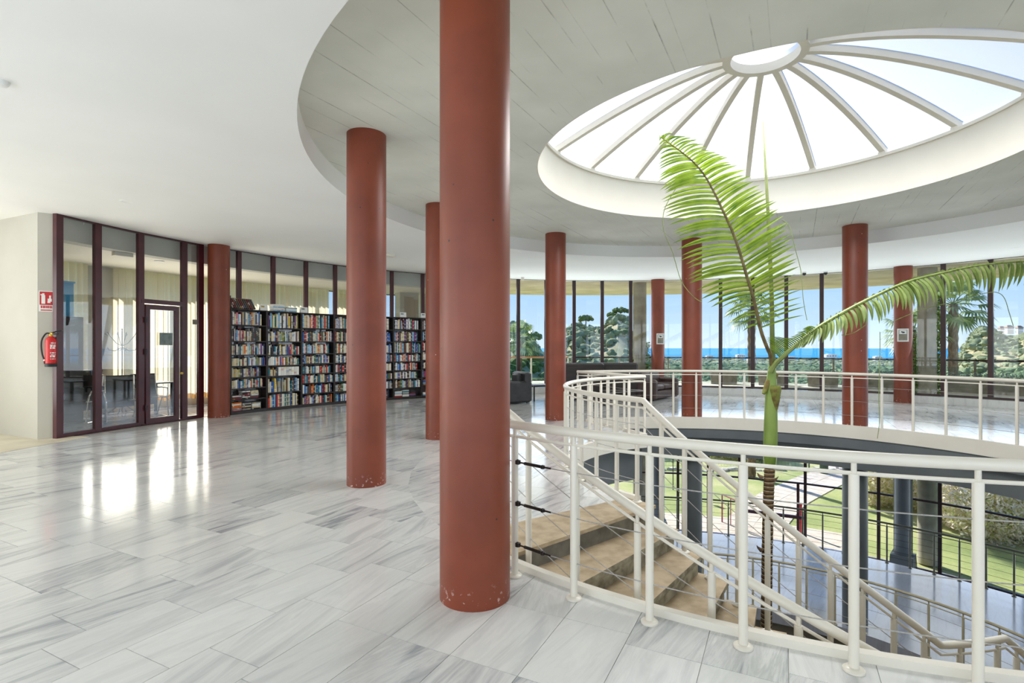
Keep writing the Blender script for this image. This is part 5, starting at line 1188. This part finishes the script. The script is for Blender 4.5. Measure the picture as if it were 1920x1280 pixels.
for i, (x, d_, rx, ry, h, l) in enumerate(((1668, 13.6, 1.3, 1.3, 2.3, 'pink-flowering bush on the lawn left of the plinth column'), (1735, 13.6, 1.5, 1.4, 2.0, 'flowering bush between the two grey columns'), (1800, 12.3, 1.7, 1.5, 1.9, 'flowering hedge bush in front of the date palm trunk'), (1862, 11.6, 1.8, 1.6, 2.0, 'large flowering bush behind the rightmost railing post'), (1925, 10.9, 1.6, 1.6, 2.2, 'flowering bush at the right edge below the gallery'), (1850, 14.6, 2.2, 1.6, 2.3, 'flowering bush farther back on the right'))):
    c = gp(x, d_); bush('flowering_bush', l, 'bush', c.x, c.y, rx, ry, h, 5000, 6500, .14, 'flowering hedge bushes', seed=20 + i)
for i, (x, d_, l) in enumerate(((1345, 19.5, 'pale flowering shrub behind the garden fence, left of the palm'), (1405, 19.2, 'pale flowering shrub behind the garden fence just left of the palm trunk'), (1450, 20.2, 'pale shrub behind the fence right of the palm trunk'), (1245, 20, 'shrub behind the fence at the far left of the lower view'))):
    c = gp(x, d_); bush('shrub', l, 'bush', c.x, c.y, 1.9, 1.2, 1.7, 2600, 1200, .2, 'shrubs behind the garden fence', seed=40 + i)

# outdoor palms
def fan_palm(x, d_, zbase, zc, rt_, label, nf=26, fl=1.25, seed=1, lean=0, group='fan palms in the garden'):
    g_ = random.Random(seed); c = gp(x, d_); o = thing('fan_palm', label, 'palm', (c.x, c.y, zbase), group=group)
    top = Vector((c.x + lean, c.y, zc)); bot = Vector((c.x, c.y, zbase)); b = MB(); n = 40
    b.tube([bot.lerp(top, i / n) for i in range(n + 1)], [rt_ * (1 + (.10 if i % 2 else -.06)) * (1.0 + .15 * (1 - i / n)) for i in range(n + 1)], 14); b.build('trunk', M['bark'], o)
    for k in range(nf):
        az = 2 * pi * k * .381966; el = rad(75 - 115 * k / nf); u = Vector((cos(az) * cos(el), sin(az) * cos(el), sin(el))); L_ = fl * g_.uniform(.85, 1.1)
        hub = top + u * L_ * .62 + Vector((0, 0, -.12 * L_ * cos(el))); b = MB()
        b.tube([top, (top + hub) / 2 + Vector((0, 0, .06)), hub], .014, 4, caps=False)
        s_ = u.cross(Vector((0, 0, 1))); s_ = s_.normalized() if s_.length > .01 else Vector((1, 0, 0)); up = s_.cross(u).normalized()
        for j in range(15):
            th = rad(-82 + 164 * j / 14); dr = (u * cos(th) + s_ * sin(th)).normalized(); ll = L_ * .62 * (.75 + .25 * cos(th))
            m_ = hub + dr * ll * .6; e = hub + dr * ll + Vector((0, 0, -.30 * ll - .1 * g_.random())); sd_ = dr.cross(up).normalized() * .035 * fl
            b.add([hub - sd_ * .3, m_ - sd_, e, m_ + sd_], [(0, 1, 2, 3)])
        b.build('fan_leaf', M['palmfan'], o, smooth=False)
    return o
fan_palm(1713, 14.6, ZG, ZU(.42), .14, 'fan palm behind the window column with a notice', seed=2, fl=1.15)
fan_palm(1409, 16.5, ZG, ZU(1.15), .17, 'fan palm beyond the railing behind the upright frond', seed=4, fl=1.1)
fan_palm(1787, 14.2, ZG, ZU(1.12), .17, 'thick palm trunk rising through the flowering bushes', seed=5, fl=1.3, nf=30)
fan_palm(974, 26, ZD(6), ZU(.35), .2, 'palm beyond the terrace left of the armchair', seed=6, fl=1.6)

# =================================================================== DISTANT LAND AND SEA
def hillh(x, y):                         # world metres, relative to eye level
    X, Y = x - CX, y - CY; d = hypot(X, Y) / S; az = X / max(Y, 1) * 1000 + 960 if Y > 0 else (3000 if X > 0 else -1000)
    base = -4.3 - 4 * min(1, max(0, (d - 22) / 40)) - 8 * min(1, max(0, (d - 60) / 200)) - 22 * min(1, max(0, (d - 260) / 900))
    def g(c, w_, d0, dw, h): return h * math.exp(-((az - c) / w_) ** 2) * math.exp(-((d - d0) / dw) ** 2)
    h = base + g(1165, 52, 150, 45, 19.5) + g(1080, 45, 150, 45, 15.5) + g(965, 60, 110, 40, 10.2) + g(800, 160, 140, 60, 15) + g(2020, 135, 260, 80, 26.0) + g(1838, 56, 240, 60, 16.0) + g(2200, 200, 200, 90, 22)
    h += .5 * sin(x * .05) * cos(y * .043) * min(1, d / 100)
    return h
b = MB(); V = []; na = 150; ds = [17.5, 21, 26, 33, 42, 55, 70, 90, 110, 125, 140, 150, 160, 180, 200, 220, 240, 260, 290, 330, 400, 520, 700, 950, 1250, 1600]
for d_ in ds:
    for i in range(na + 1):
        a = rad(-40 + 220 * i / na); x, y = CX + d_ * S * cos(a), CY + d_ * S * sin(a); V.append((x, y, (1 + hillh(x, y)) * S - (1.5 if d_ < 20 else 0)))
b.add(V, [(j * (na + 1) + i, j * (na + 1) + i + 1, (j + 1) * (na + 1) + i + 1, (j + 1) * (na + 1) + i) for j in range(len(ds) - 1) for i in range(na)])
b.build('hills', M['hill'], origin=(0, 0, 0), label='scrub-covered hills and coastal plain beyond the building', cat='hills', kind='structure')
b = MB(); b.lathe([(300, 0), (26000, 0)], 96, (0, 0, -40 * S), caps=False); b.build('sea', M['sea'], smooth=False, origin=(0, 0, -40 * S), label='flat blue sea along the horizon', cat='sea', kind='structure')
ico = None
def blob_base():
    bm = bmesh.new(); bmesh.ops.create_icosphere(bm, subdivisions=2, radius=1); vs = [v.co.copy() for v in bm.verts]; fs = [tuple(v.index for v in f.verts) for f in bm.faces]; bm.free(); return vs, fs
BV, BF = blob_base()
def blob(b, c, rx, rz, g_):
    ph = [g_.uniform(0, 6) for _ in range(6)]; n0 = len(b.v)
    for v in BV:
        k = 1 + .16 * sin(4 * v.x + ph[0]) * cos(3.5 * v.y + ph[1]) + .12 * sin(7 * v.z + ph[2] + 3 * v.x) + g_.uniform(-.2, .2)
        b.v.append((c[0] + v.x * rx * k, c[1] + v.y * rx * k, c[2] + v.z * rz * k))
    b.f += [(f[0] + n0, f[1] + n0, f[2] + n0) for f in BF]
g_ = random.Random(77)
nearb, farb, darkb = MB(), MB(), MB()
for _ in range(15500):
    az = g_.uniform(900, 2060) if g_.random() < .78 else g_.choice((g_.uniform(700, 900), g_.uniform(2060, 2600))); u = g_.random(); d_ = 24 + 900 * u ** 2.6 if g_.random() < .6 else g_.uniform(60, 300)
    if d_ > 330 and not (1180 < az < 1800 or g_.random() < .3): continue
    X = (az - 960) / 1000 * d_ * S; Y = d_ * S; x, y = CX + X, CY + Y; z = (1 + hillh(x, y)) * S
    r = g_.uniform(.5, 1.35) * (1 + d_ / 330); 
    if d_ < 60: r *= .9
    el = 650 - (z + r * .9 - S) / S / d_ * 1000
    if 1230 < az < 1760 and el < 664: continue
    if 1180 < az < 1230 and el < 655: continue
    tgt = farb if d_ > 95 else (darkb if g_.random() < .35 or az < 1010 else nearb)
    blob(tgt, (x, y, z + r * .35), r * g_.uniform(.9, 1.4), r * g_.uniform(.7, 1.05), g_)
for _ in range(2600):
    az = g_.uniform(1150, 1840); d_ = g_.uniform(420, 1560); X = (az - 960) / 1000 * d_ * S; x, y = CX + X, CY + d_ * S; z = (1 + hillh(x, y)) * S
    r = g_.uniform(2.5, 5.5) * (1 + d_ / 2200); blob(farb, (x, y, z + r * .3), r * g_.uniform(1, 1.8), r * g_.uniform(.6, .95), g_)
nearb.build('trees', M['tree'], smooth=True, origin=(0, 0, 0), label='olive-green trees of the valley beyond the terrace', cat='trees', kind='stuff')
darkb.build('trees', M['tree_dark'], smooth=True, origin=(0, 0, 0), label='darker green trees of the valley beyond the terrace', cat='trees', kind='stuff')
farb.build('trees', M['tree_far'], smooth=True, origin=(0, 0, 0), label='hazy grey-green trees covering the distant hills and plain', cat='trees', kind='stuff')
# trees standing out on the skyline
for i, (az, d_, w_, h_, kind_, l) in enumerate(((1163, 150, 5.4, 2.8, 'u', 'broad umbrella pine on top of the left hill'), (1148, 150, 4.0, 2.4, 'u', 'smaller umbrella pine left of the broad one on the left hill'), (1098, 150, 5.0, 3.2, 'u', 'umbrella pine on the left shoulder of the left hill'), (1003, 110, 3.2, 3.0, 'u', 'dark round tree above the charcoal armchair'),
        (1834, 245, 2.4, 8.5, 'c', 'left one of two dark cypresses on the right hill'), (1842, 245, 2.4, 8.5, 'c', 'right one of two dark cypresses on the right hill'), (1875, 250, 6.0, 5.0, 'u', 'round dark pine on the crest of the right hill'), (1898, 250, 7.0, 5.0, 'u', 'dark pine by the white houses on the right hill'), (1912, 252, 5.0, 5.0, 'u', 'dark pine at the right edge of the hill crest'), (1815, 242, 6.5, 4.5, 'p', 'pinkish bare tree left of the cypresses'))):
    X = (az - 960) / 1000 * d_ * S; x, y = CX + X, CY + d_ * S; z = (1 + hillh(x, y)) * S
    o = thing('tree', l, 'tree', (x, y, z), group='trees on the skyline'); hh = h_ * S * .5
    b = MB(); b.tube([(x, y, z - .5), (x + .2, y, z + hh * 1.6)], [.3, .2], 6); b.build('trunk', M['bark'], o)
    b = MB()
    if kind_ == 'c':
        for q in range(4): blob(b, (x, y, z + hh * (.5 + q * .55)), w_ * .42 * (1 - .2 * q), hh * .55, g_)
    else:
        for q in range(16): a = q * 2.4; rq = w_ * .62 * sqrt((q + .5) / 16); blob(b, (x + rq * cos(a), y + rq * sin(a), z + hh * 2.1 - hh * .5 * (rq / w_) ** 2 * 2 + g_.uniform(-.3, .3)), w_ * g_.uniform(.16, .26), hh * g_.uniform(.3, .5), g_)
    b.build('crown', M['tree_dark'] if kind_ != 'p' else pmat('bare_pink_twigs', srgb(176, 150, 140), srgb(150, 130, 118), .9), o)
# houses
for i, (az, d_, y_, w_, h_, l) in enumerate(((1878, 240, 617, 5, 2.2, 'white villa on the right hill, left of the crest pines'), (1892, 236, 615, 6, 2.2, 'larger white villa near the crest of the right hill'), (1911, 232, 616, 5, 2.2, 'white villa at the right edge of the hill'), (1388, 620, 667, 20, 6, 'pale apartment block on the coast left of the palm'), (1410, 520, 674, 18, 5, 'low pale building on the coastal plain'), (1556, 600, 667, 26, 7, 'stepped white hotel on the coast right of the palm'), (1330, 700, 668, 18, 5, 'small pale building on the coast near the window column'), (1482, 640, 670, 22, 4, 'low pale building on the coast behind the frond stems'), (1645, 560, 670, 16, 5, 'pale building on the coast by the fan palm'))):
    x, y = CX + (az - 960) / 1000 * d_ * S, CY + d_ * S; zc = (1 + (650 - y_) / 1000 * d_) * S; z0 = zc - h_ / 2
    o = thing('house', l, 'building', (x, y, z0), group='distant pale buildings')
    w_ *= .75; h_ *= .75
    b = MB(); b.box((x, y, zc), (w_, w_ * .6, h_)); b.box((x, y, z0 - 1.5), (w_ * .96, w_ * .55, 3)); b.build('wall', M['house'], o, smooth=False)
    if d_ < 300:
        b = MB(); ww, dd_, r0 = w_ / 2 + .4, w_ * .3 + .4, z0 + h_
        b.add([(x - ww, y - dd_, r0), (x + ww, y - dd_, r0), (x + ww, y + dd_, r0), (x - ww, y + dd_, r0), (x - ww * .5, y, r0 + 1.6), (x + ww * .5, y, r0 + 1.6)], [(0, 1, 5, 4), (1, 2, 5), (2, 3, 4, 5), (3, 0, 4), (3, 2, 1, 0)]); b.build('roof', M['roof'], o, smooth=False)
    else:
        b = MB(); b.box((x, y, z0 + h_ + h_ * .18), (w_ * .5, w_ * .3, h_ * .34)); b.build('upper_block', M['house'], o, smooth=False)
    for j in range(4):
        b = MB(); b.box((x - w_ * .36 + w_ * .24 * j, y - w_ * .3 - .03, zc), (w_ * .12, .1, h_ * .45)); b.build('window', M['houseglass'], o, smooth=False)
